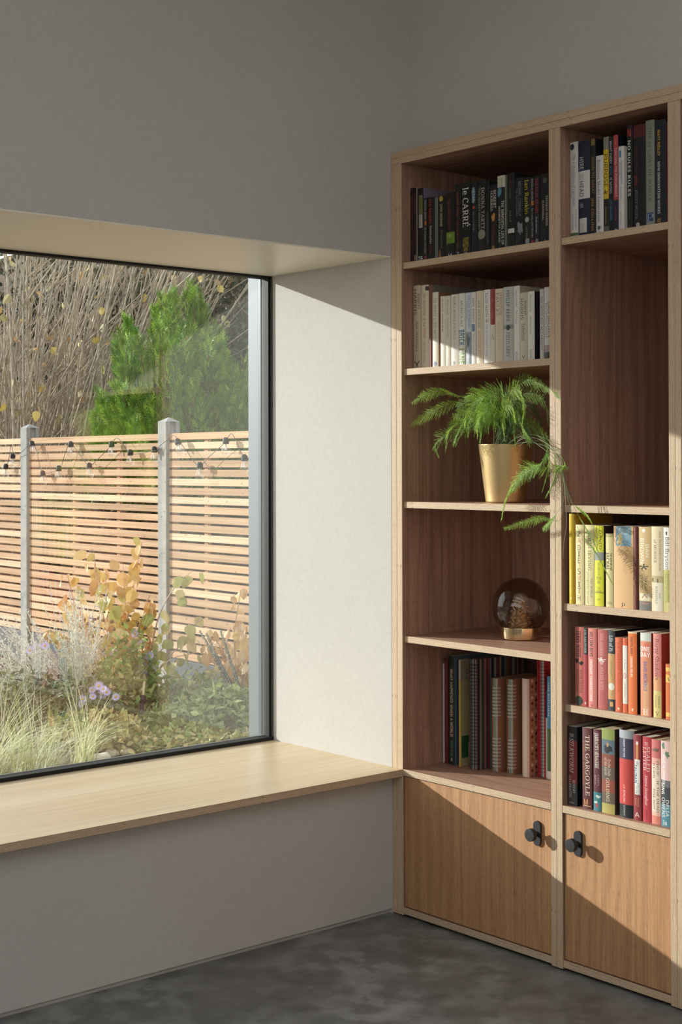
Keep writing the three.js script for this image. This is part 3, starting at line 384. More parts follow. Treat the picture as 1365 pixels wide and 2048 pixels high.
ROWS.push({ where: 'lowest right shelf', y: SH.s5, back: 0.018, z0: ZD2, z1: ZR1, seat: 1600, group: 'red and dark books on the lowest right shelf', books: [
  [q(172, 278, 110), '#2e2c2e', '#181719', 'thick black and red paperback with white italic title', [[.18, .72, '#8e3a3c', .15, 1], [.72, 1, '#4a4a4a', .1, 1]], [['THE', '#d8d2c6', .09, .13, .5, .36, SER, 0], ['SILKWORM', '#d8d0c4', .14, .58, .5, .44, SER, 1, 'italic'], ['ROBERT', '#e2dcd0', .67, .84, .72, .24, SER], ['GALBRAITH', '#e2dcd0', .62, .9, .34, .28, SER], ['sphere', '#ddd', .95, .97, .5, .4, SANS, 0]]],
  [q(333, 432, 124), '#5e2c2e', '#1b1818', 'maroon paperback with wide set cream title', [[.96, .97, '#c9a878', .1, .9]], [['THE GARGOYLE', '#e2d4bc', .09, .84, .6, .42, SER], ['ANDREW DAVIDSON', '#a8642f', .16, .72, .15, .26, SER], ['M', '#d99a56', .88, .95, .4, .4, SANS, 0]]],
  [q(446, 527, 142), '#5e2a30', '#2a2022', 'dark maroon paperback with curling teal waves at foot', [[.77, 1, '#3f7a80'], [.8, .84, '#cfd8cc', .3, .9], [.88, .91, '#cfd8cc', .1, .6], [.9, .96, '#b8504a', .35, .7]], [["JAMRACH'S", '#d9d3c4', .05, .26, .5, .5, SER, 1, 'bold'], ['MENAGERIE', '#d9d3c4', .27, .48, .5, .5, SER, 1, 'bold'], ['CAROL', '#b89a94', .55, .7, .68, .22, SANS], ['BIRCH', '#b89a94', .56, .68, .3, .22, SANS]]],
  [q(532, 666, 132), '#6a5a4c', '#4a3c34', 'thick paperback with green top and man in suit picture', [[0, .13, '#8f9a52'], [.13, .3, '#5c7078'], [.17, .3, '#2a2a2c', .2, .85], [.16, .22, '#b8906a', .4, .6], [.3, .45, '#8a4c3c'], [.6, .75, '#94503c'], [.88, 1, '#b3a65c']], [['To the Ends', '#d8ccb0', .35, .55, .62, .2, SER, 1, 'italic'], ['of the Earth', '#d8ccb0', .34, .55, .36, .2, SER, 1, 'italic'], ['GOLDING', '#e0d2b0', .58, .86, .5, .26, SER]]],
  [q(704, 858, 146), '#c0453f', '#3a2426', 'wide hardback in silver, purple, red and black bands', [[0, .095, '#a3a8ad'], [.095, .33, '#3d3850'], [.33, .85, '#c5463f'], [.85, 1, '#1d2023']], [['HARRY POTTER', '#d9d4dc', .1, .31, .42, .12, SANS, 1, 'bold'], ['and the Half-Blood Prince', '#8a2c2a', .38, .6, .42, .1, SER], ['J.K. ROWLING', '#efd9d0', .63, .83, .42, .12, SANS], ['BLOOMSBURY', '#c9c9c4', .86, .98, .42, .12, SANS]], { hard: 1 }],
  [q(860, 940, 197), '#8f3338', '#7a2c30', 'deep red paperback with upright cricket bat drawing', [[.1, .29, '#cf8f4c', .4, .66], [.08, .12, '#e6dfd0', .4, .66], [.29, .7, '#e2e0d6', .2, .85]], [['THE', '#44545c', .31, .35, .5, .3, SANS, 0], ['TALIBAN', '#2f6a88', .35, .57, .36, .34, SANS, 1, 'bold'], ['CRICKET', '#4a565a', .56, .7, .68, .22, SANS], ['CLUB', '#4a565a', .6, .69, .4, .2, SANS], ['Timeri N', '#d9a56a', .73, .84, .66, .22, SER], ['Murari', '#d9a56a', .74, .83, .34, .22, SER], ['A', '#e6d0c4', .9, .96, .5, .44, SANS, 0]]],
  [q(942, 1046, 217), '#b83a44', '#8a2c32', 'crimson paperback with white serif and italic name', [], [['THE', '#e8c9c0', .06, .1, .5, .3, SER, 0], ['SEALED', '#e8c9c0', .11, .41, .7, .34, SER], ['LETTER', '#e8c9c0', .12, .4, .32, .34, SER], ['Emma Donoghue', '#efd9d0', .45, .8, .5, .28, SER, 1, 'italic'], ['PICADOR', '#7a2228', .86, .97, .5, .2, SANS]]],
  [q(1047, 1139, 246), '#e0cfb8', '#c9867a', 'pink and cream paperback with brown wide set capitals', [[0, .22, '#c9706a'], [.1, .15, '#7a5c4c', .05, .95], [.22, .3, '#dca894'], [.9, 1, '#d98474'], [.85, .9, '#e0b8a0']], [['PHILIP', '#7a3c34', .25, .42, .72, .24, SANS], ['KERR', '#7a3c34', .28, .46, .3, .24, SANS], ['IF THE DEAD', '#3a2c24', .48, .86, .72, .24, SANS], ['RISE NOT', '#3a2c24', .58, .83, .3, .24, SANS]]],
  [q(1143, 1256, 262), '#3a4144', '#a8343a', 'pale, black and teal paperback with green leaves at top', [[0, .46, '#d9b8b0'], [.02, .1, '#5c7a5c', .1, .4], [.12, .2, '#5c7a5c', .4, .8], [.46, .54, '#66686a'], [.74, 1, '#4f8494'], [0, 1, '#a8343a', .9, 1]], [['WHERE THE CRAWDADS', '#efe9e0', .16, .5, .3, .24, SANS], ['SING', '#efe9e0', .49, .63, .22, .28, SANS, 1, 'bold'], ['DELIA', '#e6e2d6', .68, .88, .62, .3, SANS], ['OWENS', '#e6e2d6', .66, .9, .26, .3, SANS], ['ls', '#e6e2d6', .93, .98, .4, .3, SER, 0]]],
] });

const BLOB = new Set(['#c08a46', '#4d7186', '#93a94a', '#1c1d14', '#5c97a3', '#7d8082', '#5c666b', '#c3cacb', '#4a3c28', '#201a18', '#2a2a2c', '#b8906a', '#5c7a5c', '#a8504c', '#cf9890', '#cfd8cc', '#b8504a', '#d9705a', '#a5c0c8', '#cfb67a', '#d8c690', '#a87a6c', '#7a5c4c', '#9a6a36']);
const ordinals = ['first', 'second', 'third', 'fourth', 'fifth', 'sixth', 'seventh', 'eighth', 'ninth', 'tenth', 'eleventh', 'twelfth'];
// a book: cover (rounded spine and two boards) and a page block; spine faces -x, foot at y 0
function bookCover(th, h, d, uvSpine, uvSide, hard) {
  const t = hard ? 0.0024 : 0.0008, bulge = hard ? Math.min(0.006, th * 0.2) : Math.min(0.0022, th * 0.09), N = 12, m = new MB();
  const outer = [], inner = [];
  for (let i = 0; i <= N; i++) { const s = i / N; outer.push([bulge * (1 - Math.sin(Math.PI * s) ** 0.8) , s * th, s]); }
  const P = (x, y, z) => V(x, y, z), su = (s, y) => [lerp(uvSpine[0], uvSpine[2], s), lerp(uvSpine[3], uvSpine[1], y)], sd = (a, b) => [lerp(uvSide[0], uvSide[2], a), lerp(uvSide[3], uvSide[1], b)];
  for (let i = 0; i < N; i++) {
    const [x0, z0, s0] = outer[i], [x1, z1, s1] = outer[i + 1];
    const nrm = (i) => { const a = outer[Math.max(0, i - 1)], b = outer[Math.min(N, i + 1)]; return V(-(b[1] - a[1]), 0, b[0] - a[0]).normalize(); }, n0 = nrm(i), n1 = nrm(i + 1);
    const v4 = [P(x0, 0, z0), P(x1, 0, z1), P(x1, h, z1), P(x0, h, z0)], u4 = [su(s0, 0), su(s1, 0), su(s1, 1), su(s0, 1)];
    m.quadPush([v4[0], v4[1], v4[2]], [u4[0], u4[1], u4[2]], [n0, n1, n1]); m.quadPush([v4[0], v4[2], v4[3]], [u4[0], u4[2], u4[3]], [n0, n1, n0]);
    const xi = Math.max(x0, x1) + t, q0 = P(t + x0, h, clamp(z0, t, th - t)), q1 = P(t + x1, h, clamp(z1, t, th - t)), e = sd(.5, .5);
    m.quad(P(x0, h, z0), P(x1, h, z1), q1, q0, [su(s0, 1), su(s1, 1), e, e]);
  }
  for (const [za, zb, flip] of [[0, t, 0], [th - t, th, 1]]) {
    const zo = flip ? zb : za, zi = flip ? za : zb, b = bulge;
    const A = [P(b, 0, zo), P(d, 0, zo), P(d, h, zo), P(b, h, zo)], U = [sd(0, 0), sd(1, 0), sd(1, 1), sd(0, 1)];
    if (flip) m.quad(A[0], A[1], A[2], A[3], U); else m.quad(A[1], A[0], A[3], A[2], [U[1], U[0], U[3], U[2]]);
    m.quad(P(b, h, Math.min(zo, zi)), P(b, h, Math.max(zo, zi)), P(d, h, Math.max(zo, zi)), P(d, h, Math.min(zo, zi)), [sd(.5, .5), sd(.5, .5), sd(.6, .6), sd(.6, .6)]);
    m.quad(P(d, 0, Math.min(zo, zi)), P(d, h, Math.min(zo, zi)), P(d, h, Math.max(zo, zi)), P(d, 0, Math.max(zo, zi)), [sd(.5, .5), sd(.5, .6), sd(.6, .6), sd(.6, .5)]);
    m.quad(P(b, 0, zi), P(b, h, zi), P(d, h, zi), P(d, 0, zi), [sd(.5, .5), sd(.5, .6), sd(.6, .6), sd(.6, .5)]);
  }
  return m.geo();
}
function pageBlock(th, h, d, hard) { const e = hard ? 0.003 : 0.0006, g = plain(board(hard ? 0.0088 : 0.0032, d - e, e, h - e, hard ? 0.0025 : 0.0009, th - (hard ? 0.0025 : 0.0009), { c: 0.0004 })); return g; }
const pageTones = [0xd8ccb0, 0xcdbd9a, 0xe0d8c6, 0xc9b58e].map((c) => std({ color: c, roughness: 0.92 }));

for (const row of ROWS) {
  const CW = 2048, CH = 640, cv = document.createElement('canvas'); cv.width = CW; cv.height = CH;
  const c = cv.getContext('2d'); c.fillStyle = '#444'; c.fillRect(0, 0, CW, CH); c.textBaseline = 'middle'; c.textAlign = 'center';
  const list = [];
  let zEnd = row.z0 + 0.0006;
  for (const [[xl, xr, yt], bg, side, words, bands, texts, o = {}] of row.books) {
    const x = row.back + (o.pull ?? 0) + rr(-0.0015, 0.0015), mid = (yt + row.seat) / 2;
    let z0 = Math.max(hit(xl, mid, 'x', x).z, zEnd), z1 = Math.min(hit(xr, mid, 'x', x).z, row.z1 - 0.0005);
    if (z1 - z0 < 0.005) z1 = z0 + 0.005;
    zEnd = z1 + 0.0004;
    list.push({ x, z0, th: z1 - z0, h: hit(xl, yt, 'x', x).y - row.y, bg, side, words, bands, texts, o });
  }
  const total = list.reduce((s, b) => s + b.th, 0), tx = new THREE.CanvasTexture(cv);
  tx.colorSpace = THREE.SRGBColorSpace; tx.magFilter = THREE.LinearFilter; tx.generateMipmaps = true;
  const cover = std({ map: tx, roughness: 0.5 });
  const room = CW - list.length * 26 - 8; let cx = 4;
  list.forEach((b, i) => {
    const w = Math.max(12, Math.floor((room * b.th) / total)), h = CH - 8, y0 = 4;
    c.fillStyle = b.bg; c.fillRect(cx, y0, w, h);
    for (const [f0, f1, col, a = 0, e = 1] of b.bands) {
      c.fillStyle = col; const bw = (e - a) * w, bh = (f1 - f0) * h;
      if (!BLOB.has(col)) { c.fillRect(cx + a * w, y0 + f0 * h, bw, bh); continue; }
      c.save(); c.beginPath(); c.rect(cx, y0, w, h); c.clip(); c.beginPath();      // picture motifs have ragged outlines
      for (let i = 0; i < 16; i++) { const t = (i / 16) * 6.283, q = rr(0.6, 1.25); c.lineTo(cx + (a + e) / 2 * w + Math.cos(t) * bw * 0.5 * q, y0 + (f0 + f1) / 2 * h + Math.sin(t) * bh * 0.5 * q); }
      c.fill(); c.restore();
    }
    const dot = b.o.dot; if (dot) { c.fillStyle = dot[3]; c.beginPath(); c.ellipse(cx + dot[0] * w, y0 + dot[1] * h, dot[2] * w, (dot[2] * w * (b.th / w) * h) / b.h * 1, 0, 0, 7); c.fill(); }
    const sx = w / b.th, sy = h / b.h;                                        // print scale across and along the spine
    for (const [s, col, f0, f1, tc, size, font, turn = s.length > 1 ? 1 : 0, style = ''] of b.texts) {
      c.save(); c.fillStyle = col; c.font = style + ' 100px ' + font;
      const tw = Math.max(1, c.measureText(s).width);
      c.translate(cx + tc * w, y0 + ((f0 + f1) / 2) * h);
      if (turn) { c.rotate(Math.PI / 2); c.scale(((f1 - f0) * h) / tw, (size * w) / 76); } else c.scale((size * w * 1.3) / tw, ((f1 - f0) * h) / 76);
      c.fillText(s, 0, 4); c.restore();
    }
    c.globalAlpha = 0.35; c.fillStyle = '#fff'; for (let k = 0; k < 7; k++) c.fillRect(cx + (rnd() < 0.5 ? 0 : w - 1), y0 + rnd() * h, 1, 3 + rnd() * 16); c.globalAlpha = 1;
    const px = cx + w; c.fillStyle = b.side; c.fillRect(px, y0, 22, h);
    const uv = (a, e) => [(a + 0.5) / CW, 1 - (y0 + 0.5) / CH, (e - 0.5) / CW, 1 - (y0 + h - 0.5) / CH];
    const deep = b.o.deep ?? (b.h > 0.215 ? 0.152 : 0.128), nth = i < 12 ? ordinals[i] : null, left = list.length - 1 - i;
    const place = i === 0 ? 'leftmost' : left === 0 ? 'rightmost' : nth && i <= left ? nth + ' from left' : ordinals[left] + ' from right';
    const t = thing('book', `${b.words}, ${place}, ${row.where}`, 'book', [b.x, row.y + 0.0002, b.z0], row.group);
    part('cover', bookCover(b.th, b.h, deep, uv(cx, cx + w), uv(px + 3, px + 19), b.o.hard), cover, t);
    part('pages', pageBlock(b.th, b.h, deep, b.o.hard), pageTones[Math.floor(rnd() * 4)], t);
    cx += w + 26;
  });
  tx.needsUpdate = true;
}
// ---------------------------------------------------------------- notebooks and tall books on the low left shelf
{
  const y = SH.s5 + 0.0003, g = 'tall books and notebooks on the low left shelf', P = (l, r, t, foot) => { const k = 3.9, a = hit(780 + l / k, 1260 + foot / k, 'y', SH.s5), b = hit(780 + r / k, 1260 + (foot + (r - l) * 0.09) / k, 'y', SH.s5); return { x: a.x, z: a.z, th: Math.abs(hit(780 + r / k, 1260 + foot / k, 'x', a.x).z - a.z), h: hit(780 + l / k, 1260 + t / k, 'x', a.x).y - SH.s5 }; };
  const plainBook = (p, label, col, print, depth, x = p.x) => {
    const t = thing('book', label, 'book', [x, y, p.z], g), cv = document.createElement('canvas'); cv.width = 256; cv.height = 512; const c = cv.getContext('2d');
    c.fillStyle = col; c.fillRect(0, 0, 256, 512); c.textAlign = 'center'; c.textBaseline = 'middle'; print(c);
    const tx = new THREE.CanvasTexture(cv); tx.colorSpace = THREE.SRGBColorSpace; tx.magFilter = THREE.LinearFilter;
    part('cover', bookCover(p.th, p.h, depth, [0.004, 0.996, 0.246, 0.004], [0.254, 0.996, 0.996, 0.004], false), std({ map: tx, roughness: 0.45 }), t);
    part('pages', pageBlock(p.th, p.h, depth, false), pageTones[2], t); return t;
  };
  const vtext = (c, s, col, x, y0, y1, size, font = SANS) => { c.save(); c.fillStyle = col; c.font = '100px ' + font; const w = c.measureText(s).width; c.translate(x, (y0 + y1) / 2); c.rotate(Math.PI / 2); c.scale((y1 - y0) / w, size / 76); c.fillText(s, 0, 4); c.restore(); };
  const htext = (c, s, col, x0, x1, y, size, font = SANS) => { c.save(); c.fillStyle = col; c.font = '100px ' + font; const w = c.measureText(s).width; c.translate((x0 + x1) / 2, y); c.scale((x1 - x0) / w, size / 76); c.fillText(s, 0, 4); c.restore(); };
  let p = P(415, 428, 262, 1030); p.th = 0.006; plainBook(p, 'slim white pamphlet leaning on the left side panel of the low shelf', '#d9d4ca', () => {}, 0.15);
  p = P(429, 458, 222, 1036); p.th = 0.013; plainBook(p, 'dark red hardback with dull lettering beside the white pamphlet, low left shelf', '#6a2228', (c) => { vtext(c, 'Mad Ducks & Cloud', '#b0757a', 32, 20, 170, 22, SER); vtext(c, 'INVENTIONS', '#8c4148', 32, 200, 420, 26); }, 0.2);
  p = P(459, 510, 202, 1045); p.th = 0.022; plainBook(p, 'dark green book with orange outlined capitals, low left shelf', '#173328', (c) => { vtext(c, 'WHAT HAPPENED WHEN A WORLD', '#d07a58', 36, 60, 380, 34); vtext(c, 'WHAT HAPPENED WHEN A WORLD', '#e6ddc8', 35, 61, 379, 26); vtext(c, 'HISTORY AS YOU HAVE', '#9fb09c', 36, 395, 470, 24); c.fillStyle = '#b9a0a0'; c.fillRect(28, 478, 16, 16); c.fillStyle = '#64808a'; c.fillRect(66, 0, 190, 512); }, 0.2);
  p = P(524, 537, 232, 1050); p.th = 0.009; plainBook(p, 'thin navy book between green book and cream magazine, low left shelf', '#232c44', () => {}, 0.2);
  p = P(540, 553, 232, 1056); p.th = 0.007; plainBook(p, 'cream magazine with official games title and green logo shape', '#cfc4a6', (c) => { c.fillStyle = '#b7ad8c'; c.fillRect(64, 0, 192, 512); htext(c, 'Official', '#3a3628', 84, 140, 60, 24); htext(c, 'London', '#3a3628', 84, 140, 95, 24); htext(c, 'Olympic', '#3a3628', 84, 142, 130, 24); c.fillStyle = '#2f5c30'; c.fillRect(104, 330, 60, 150); c.beginPath(); c.arc(164, 350, 26, 0, 7); c.fill(); }, 0.21);
  p = P(556, 585, 390, 1060); p.th = 0.006; p.x -= 0.012; p.z += 0.004; plainBook(p, 'thin bright yellow book standing before the cream magazine', '#d8b43a', (c) => { vtext(c, 'MEMORIES OF OTHERS', '#6a5a1c', 34, 40, 190, 16); vtext(c, 'PENGUIN MODERN', '#6a5a1c', 34, 350, 490, 12); c.fillStyle = '#2a2410'; c.beginPath(); c.arc(34, 190, 6, 0, 7); c.fill(); c.fillStyle = '#b5a878'; c.fillRect(64, 0, 192, 512); c.fillStyle = '#2f5c30'; c.fillRect(70, 330, 30, 130); c.beginPath(); c.arc(110, 352, 24, 0, 7); c.fill(); }, 0.17);
  // spiral notebooks: covers, page block and a wire of separate loops joined as one coil
  const stripeTex = (() => { const cols = ['#7a4a3a', '#33373c', '#8c8d80', '#46484a', '#a6766a', '#3c3f44', '#8d3f44', '#6c8890', '#2c3238', '#9aa08c', '#3f5c66', '#7c3a3c', '#a09a86', '#33363c', '#5d7f80', '#8a5a44']; const cv = document.createElement('canvas'); cv.width = 512; cv.height = 64; const c = cv.getContext('2d'); let x = 0; let i = 0; while (x < 512) { const w = 10 + ((i * 37) % 23); c.fillStyle = cols[i++ % cols.length]; c.fillRect(x, 0, w, 64); x += w; } const t = new THREE.CanvasTexture(cv); t.colorSpace = THREE.SRGBColorSpace; t.wrapS = t.wrapT = THREE.RepeatWrapping; return t; })();
  const kraft = tex(256, 256, (u, v) => { const n = fbm(u, v, 30, 30, 4, 91), f = vnoise(u * 20, v * 120, 20, 120, 92); const k = 0.9 + 0.3 * (n - 0.5) + 0.12 * (f - 0.5); return [172 * k, 122 * k, 88 * k]; }, { rep: [8, 8] });
  const edgePages = (cols) => tex(64, 8, (u) => { const c = cols[Math.floor(u * cols.length)], j = 0.88 + 0.24 * hash(Math.floor(u * 64), 3, 5); return c.map((k) => k * j); }, { rep: [1, 1] });
  function notebook(p, label, { cover, holes, wire, wires, pages, depth, split }) {
    const t = thing('notebook', label, 'notebook', [p.x, y, p.z], g), th = p.th, h = p.h;
    const pg = part('pages', plain(board(0.004, depth - 0.002, 0.001, h - 0.001, 0.0012, th - 0.0012, { c: 0.0003 })), pages, t);
    const u = pg.geometry.attributes.uv, q = pg.geometry.attributes.position; for (let i = 0; i < q.count; i++) u.setXY(i, q.getZ(i) / th, q.getY(i) / h);
    for (const [a, b] of [[0, 0.0011], [th - 0.0011, th]]) { const m = part('cover', plain(board(0, depth, 0, h, a, b, { c: 0.0003 })), cover, t); const uu = m.geometry.attributes.uv, qq = m.geometry.attributes.position; for (let i = 0; i < qq.count; i++) uu.setXY(i, qq.getX(i) / depth, qq.getY(i) / h); }
    const rows = split ?? [[0.05, 0.95]], step = 0.0095;
    const coil = new MB(), hol = new MB();
    for (const [f0, f1] of rows) for (let yy = h * f0; yy < h * f1; yy += step) {
      for (const dy of wires > 1 ? [0, 0.0022] : [0]) { const pts = []; for (let k = 0; k <= 12; k++) { const a = -0.5 + (k / 12) * (2 * Math.PI * 0.92); pts.push(V(0.0045 - Math.cos(a) * 0.0105 + 0.003, yy + dy + 0.0006 * Math.sin(a), th / 2 + Math.sin(a - 0) * (th / 2 + 0.0022))); } coil.tube(pts, 0.00062, 5); }
      for (const z of [-0.0002, th + 0.0002]) { const c = V(0.009, yy + 0.001, z), ring = []; for (let k = 0; k < 8; k++) ring.push(V(c.x + 0.0021 * Math.cos((k * Math.PI) / 4), c.y + 0.0024 * Math.sin((k * Math.PI) / 4), z)); for (let k = 0; k < 8; k++) hol.tri(c, ring[k], ring[(k + 1) % 8]); }
    }
    part('wire_coil', coil.geo(), wire, t);
    if (holes) part('punched_holes', hol.geo(), holes, t);
    return t;
  }
  const blackWire = std({ color: 0x1b1c1e, roughness: 0.4, metalness: 0.6 }), whiteWire = std({ color: 0xe2ddd2, roughness: 0.4 }), hole = std({ color: 0x2c1d14, roughness: 1, side: THREE.DoubleSide });
  const kraftMat = std({ map: kraft, roughness: 0.85 });
  p = P(628, 712, 222, 1082); p.th = 0.03; p.x -= 0.004;
  notebook(p, 'tall black wired notebook with many coloured vertical stripes on cover', { cover: std({ map: stripeTex, roughness: 0.6 }), wire: blackWire, wires: 2, pages: std({ map: edgePages([[96, 108, 100], [70, 74, 78], [150, 150, 134], [90, 60, 60], [120, 130, 124], [60, 66, 66]]), roughness: 0.9 }), depth: 0.2 });
  p = P(797, 862, 374, 1104); p.th = 0.024;
  notebook(p, 'kraft brown notebook with white wire rings, left of the two', { cover: kraftMat, holes: hole, wire: whiteWire, wires: 2, split: [[0.06, 0.38], [0.6, 0.93]], pages: std({ map: edgePages([[150, 150, 128], [128, 140, 130], [176, 170, 150], [140, 148, 134]]), roughness: 0.95 }), depth: 0.155 });
  p = P(915, 985, 382, 1119); p.th = 0.024;
  notebook(p, 'kraft brown notebook with white wire rings, right of the two', { cover: kraftMat, holes: hole, wire: whiteWire, wires: 2, split: [[0.06, 0.38], [0.6, 0.93]], pages: std({ map: edgePages([[150, 150, 128], [128, 140, 130], [176, 170, 150], [140, 148, 134]]), roughness: 0.95 }), depth: 0.155 });
  // dotted journal: padded spine
  p = P(1026, 1086, 378, 1140); p.th = 0.026;
  {
    const t = thing('notebook', 'pink cream journal with brown dotted cover, low left shelf', 'notebook', [p.x, y, p.z], g), cv = document.createElement('canvas'); cv.width = 256; cv.height = 512; const c = cv.getContext('2d');
    c.fillStyle = '#d9b9a6'; c.fillRect(0, 0, 256, 512); c.fillStyle = '#e4d2c2'; c.fillRect(22, 0, 28, 512); c.fillStyle = '#a5745c'; for (let i = 0; i < 500; i++) { c.globalAlpha = 0.25; c.fillRect(rnd() * 22, rnd() * 512, 1.4, 2); } c.globalAlpha = 1;
    c.fillStyle = '#a9775e'; c.fillRect(64, 0, 192, 512); for (let j = 0; j < 18; j++) for (let i = 0; i < 9; i++) { c.fillStyle = (i + j) % 3 === 0 ? '#d6b8a2' : (i + j) % 3 === 1 ? '#6a2c22' : '#8a5844'; c.beginPath(); c.ellipse(80 + i * 21, 14 + j * 29 + (i % 2) * 14, 6, 8, 0, 0, 7); c.fill(); }
    const tx = new THREE.CanvasTexture(cv); tx.colorSpace = THREE.SRGBColorSpace; tx.magFilter = THREE.LinearFilter;
    part('cover', bookCover(p.th, p.h, 0.15, [0.004, 0.996, 0.246, 0.004], [0.254, 0.996, 0.996, 0.004], true), std({ map: tx, roughness: 0.8 }), t);
    part('pages', pageBlock(p.th, p.h, 0.15, true), pageTones[1], t);
  }
  p = P(1153, 1213, 235, 1146); p.th = 0.026;
  notebook(p, 'tall red notebook with black wire coil, low left shelf', { cover: std({ color: 0xb43a3e, roughness: 0.6 }), wire: blackWire, wires: 1, pages: std({ map: edgePages([[176, 52, 54], [190, 62, 60], [120, 140, 150], [200, 196, 186], [168, 48, 52]]), roughness: 0.9 }), depth: 0.17 });
  p = P(1216, 1242, 472, 1156); p.th = 0.008; plainBook(p, 'thin white edged book with green landscape picture beside red notebook', '#e2ded4', (c) => { c.fillStyle = '#2c4a62'; c.fillRect(0, 0, 64, 160); c.fillStyle = '#3f5a3a'; c.fillRect(64, 150, 192, 362); c.fillStyle = '#a9b8c0'; c.fillRect(64, 0, 192, 150); }, 0.16);
  p.z += 0.0095; p.h += 0.04; p.th = 0.012; p.x -= 0.004; plainBook(p, 'slim bright blue book next to the middle upright, low left shelf', '#4f93bd', (c) => { vtext(c, 'THE KITCHEN', '#e8eef0', 32, 30, 200, 30); c.fillStyle = '#4d6b3c'; c.fillRect(0, 260, 256, 252); c.fillStyle = '#e6e2d6'; c.fillRect(0, 470, 256, 42); }, 0.16);
  // a tan card standing behind the kraft notebooks
  const card = thing('card', 'narrow tan paper card standing behind the kraft notebooks', 'card', [0.325, y, 0.318], undefined);
  { const m = new MB(); const a = V(0, 0, 0), b = V(0.002, 0, 0.016), c = V(0.006, 0.335, 0.021), d = V(0.003, 0.335, 0.001); m.quad(a, b, c, d); const o = V(0.0012, 0, -0.0003); m.quad(b.clone().add(o), a.clone().add(o), d.clone().add(o), c.clone().add(o)); obj('card_sheet', m.geo(), std({ color: 0xb08a78, roughness: 0.8, side: THREE.DoubleSide }), card); }
}

// ---------------------------------------------------------------- glass globe lamp
{
  const foot = hit(1042, 1282.5, 'y', SH.s4), R = 0.0785, rb = 0.0565, hb = 0.034;
  const back = ray(1042, 1282).setY(0).normalize(), pos = foot.clone().addScaledVector(back, rb);
  const t = thing('table_lamp', 'smoked glass globe table lamp on a polished brass ring base', 'lamp', [pos.x, SH.s4 + 0.0003, pos.z]);
  const base = new THREE.LatheGeometry([[0, 0], [rb - 0.004, 0], [rb - 0.003, 0.0012], [rb - 0.0006, 0.0022], [rb, 0.0035], [rb, hb - 0.0015], [rb - 0.0008, hb], [rb - 0.0035, hb], [rb - 0.0035, hb - 0.006], [0, hb - 0.006]].map((a) => new THREE.Vector2(...a)), 96);
  part('base', base, M.brassBright, t);
  // globe: swirled ribs fade in towards the base
  const g = new THREE.SphereGeometry(R, 192, 128, 0, 2 * Math.PI, 0, Math.PI * 0.76), cy = hb + R * Math.cos(Math.PI * 0.24) - 0.002, pp = g.attributes.position;
  for (let i = 0; i < pp.count; i++) { const v = V(pp.getX(i), pp.getY(i), pp.getZ(i)), ph = Math.atan2(v.z, v.x), el = Math.asin(clamp(v.y / R, -1, 1)), k = clamp((0.35 - el) / 0.9); v.multiplyScalar(1 + 0.012 * k * Math.sin(14 * ph + 5 * el)); pp.setXYZ(i, v.x, v.y + cy, v.z); }
  g.computeVertexNormals();
  const smoke = phy({ color: 0xccc5c0, roughness: 0.0, transmission: 1, thickness: 0, ior: 1.6, side: THREE.DoubleSide });
  part('globe', g, smoke, t);
  const g2 = new THREE.SphereGeometry(R - 0.004, 128, 96, 0, 2 * Math.PI, 0, Math.PI * 0.76), p2 = g2.attributes.position;
  for (let i = 0; i < p2.count; i++) { const v = V(p2.getX(i), p2.getY(i), p2.getZ(i)), ph = Math.atan2(v.z, v.x), el = Math.asin(clamp(v.y / R, -1, 1)), k = clamp((0.35 - el) / 0.9); v.multiplyScalar(1 + 0.03 * k * Math.sin(14 * ph + 5 * el)); p2.setXYZ(i, v.x, v.y + cy, v.z); }
  g2.computeVertexNormals();
  part('inner_glass', g2, phy({ color: 0xf8f4f0, roughness: 0, transmission: 1, thickness: 0, ior: 1.5, side: THREE.DoubleSide }), t);
  // fluted brass lamp holder with a frosted cap, unlit
  const holder = new THREE.CylinderGeometry(0.021, 0.034, 0.08, 128, 40, false), hp = holder.attributes.position;
  for (let i = 0; i < hp.count; i++) { const x = hp.getX(i), z = hp.getZ(i), yy = hp.getY(i), a = Math.atan2(z, x), r = Math.hypot(x, z) * (1 + 0.1 * Math.sin(9 * a + 3 * Math.asin(Math.sin(yy * 210)))); hp.setXYZ(i, r * Math.cos(a), yy + hb + 0.034, r * Math.sin(a)); }
  holder.computeVertexNormals(); part('lamp_holder', holder, std({ color: 0xf2ddb0, roughness: 0.24, metalness: 1 }), t);
  const cap = new THREE.SphereGeometry(0.02, 32, 20); cap.scale(1, 0.8, 1); cap.translate(0, hb + 0.077, 0); part('bulb', cap, phy({ color: 0xd8cfc2, roughness: 0.25, clearcoat: 1, clearcoatRoughness: 0.05 }), t);
  // cable: leaves the base at the back, lies on the shelf and climbs behind the upright
  const b0 = V(0.05, 0.006, 0.03), cab = new MB(); cab.tube(spline([b0, V(0.085, 0.003, 0.06), V(0.1, 0.003, 0.1), V(0.115, 0.02, 0.13), V(0.13, 0.06, 0.135), V(0.15, 0.09, 0.12)].map((v) => v), 24), 0.0022, 8);
  part('cable', cab.geo(), std({ color: 0x8a7468, roughness: 0.5 }), t);
}

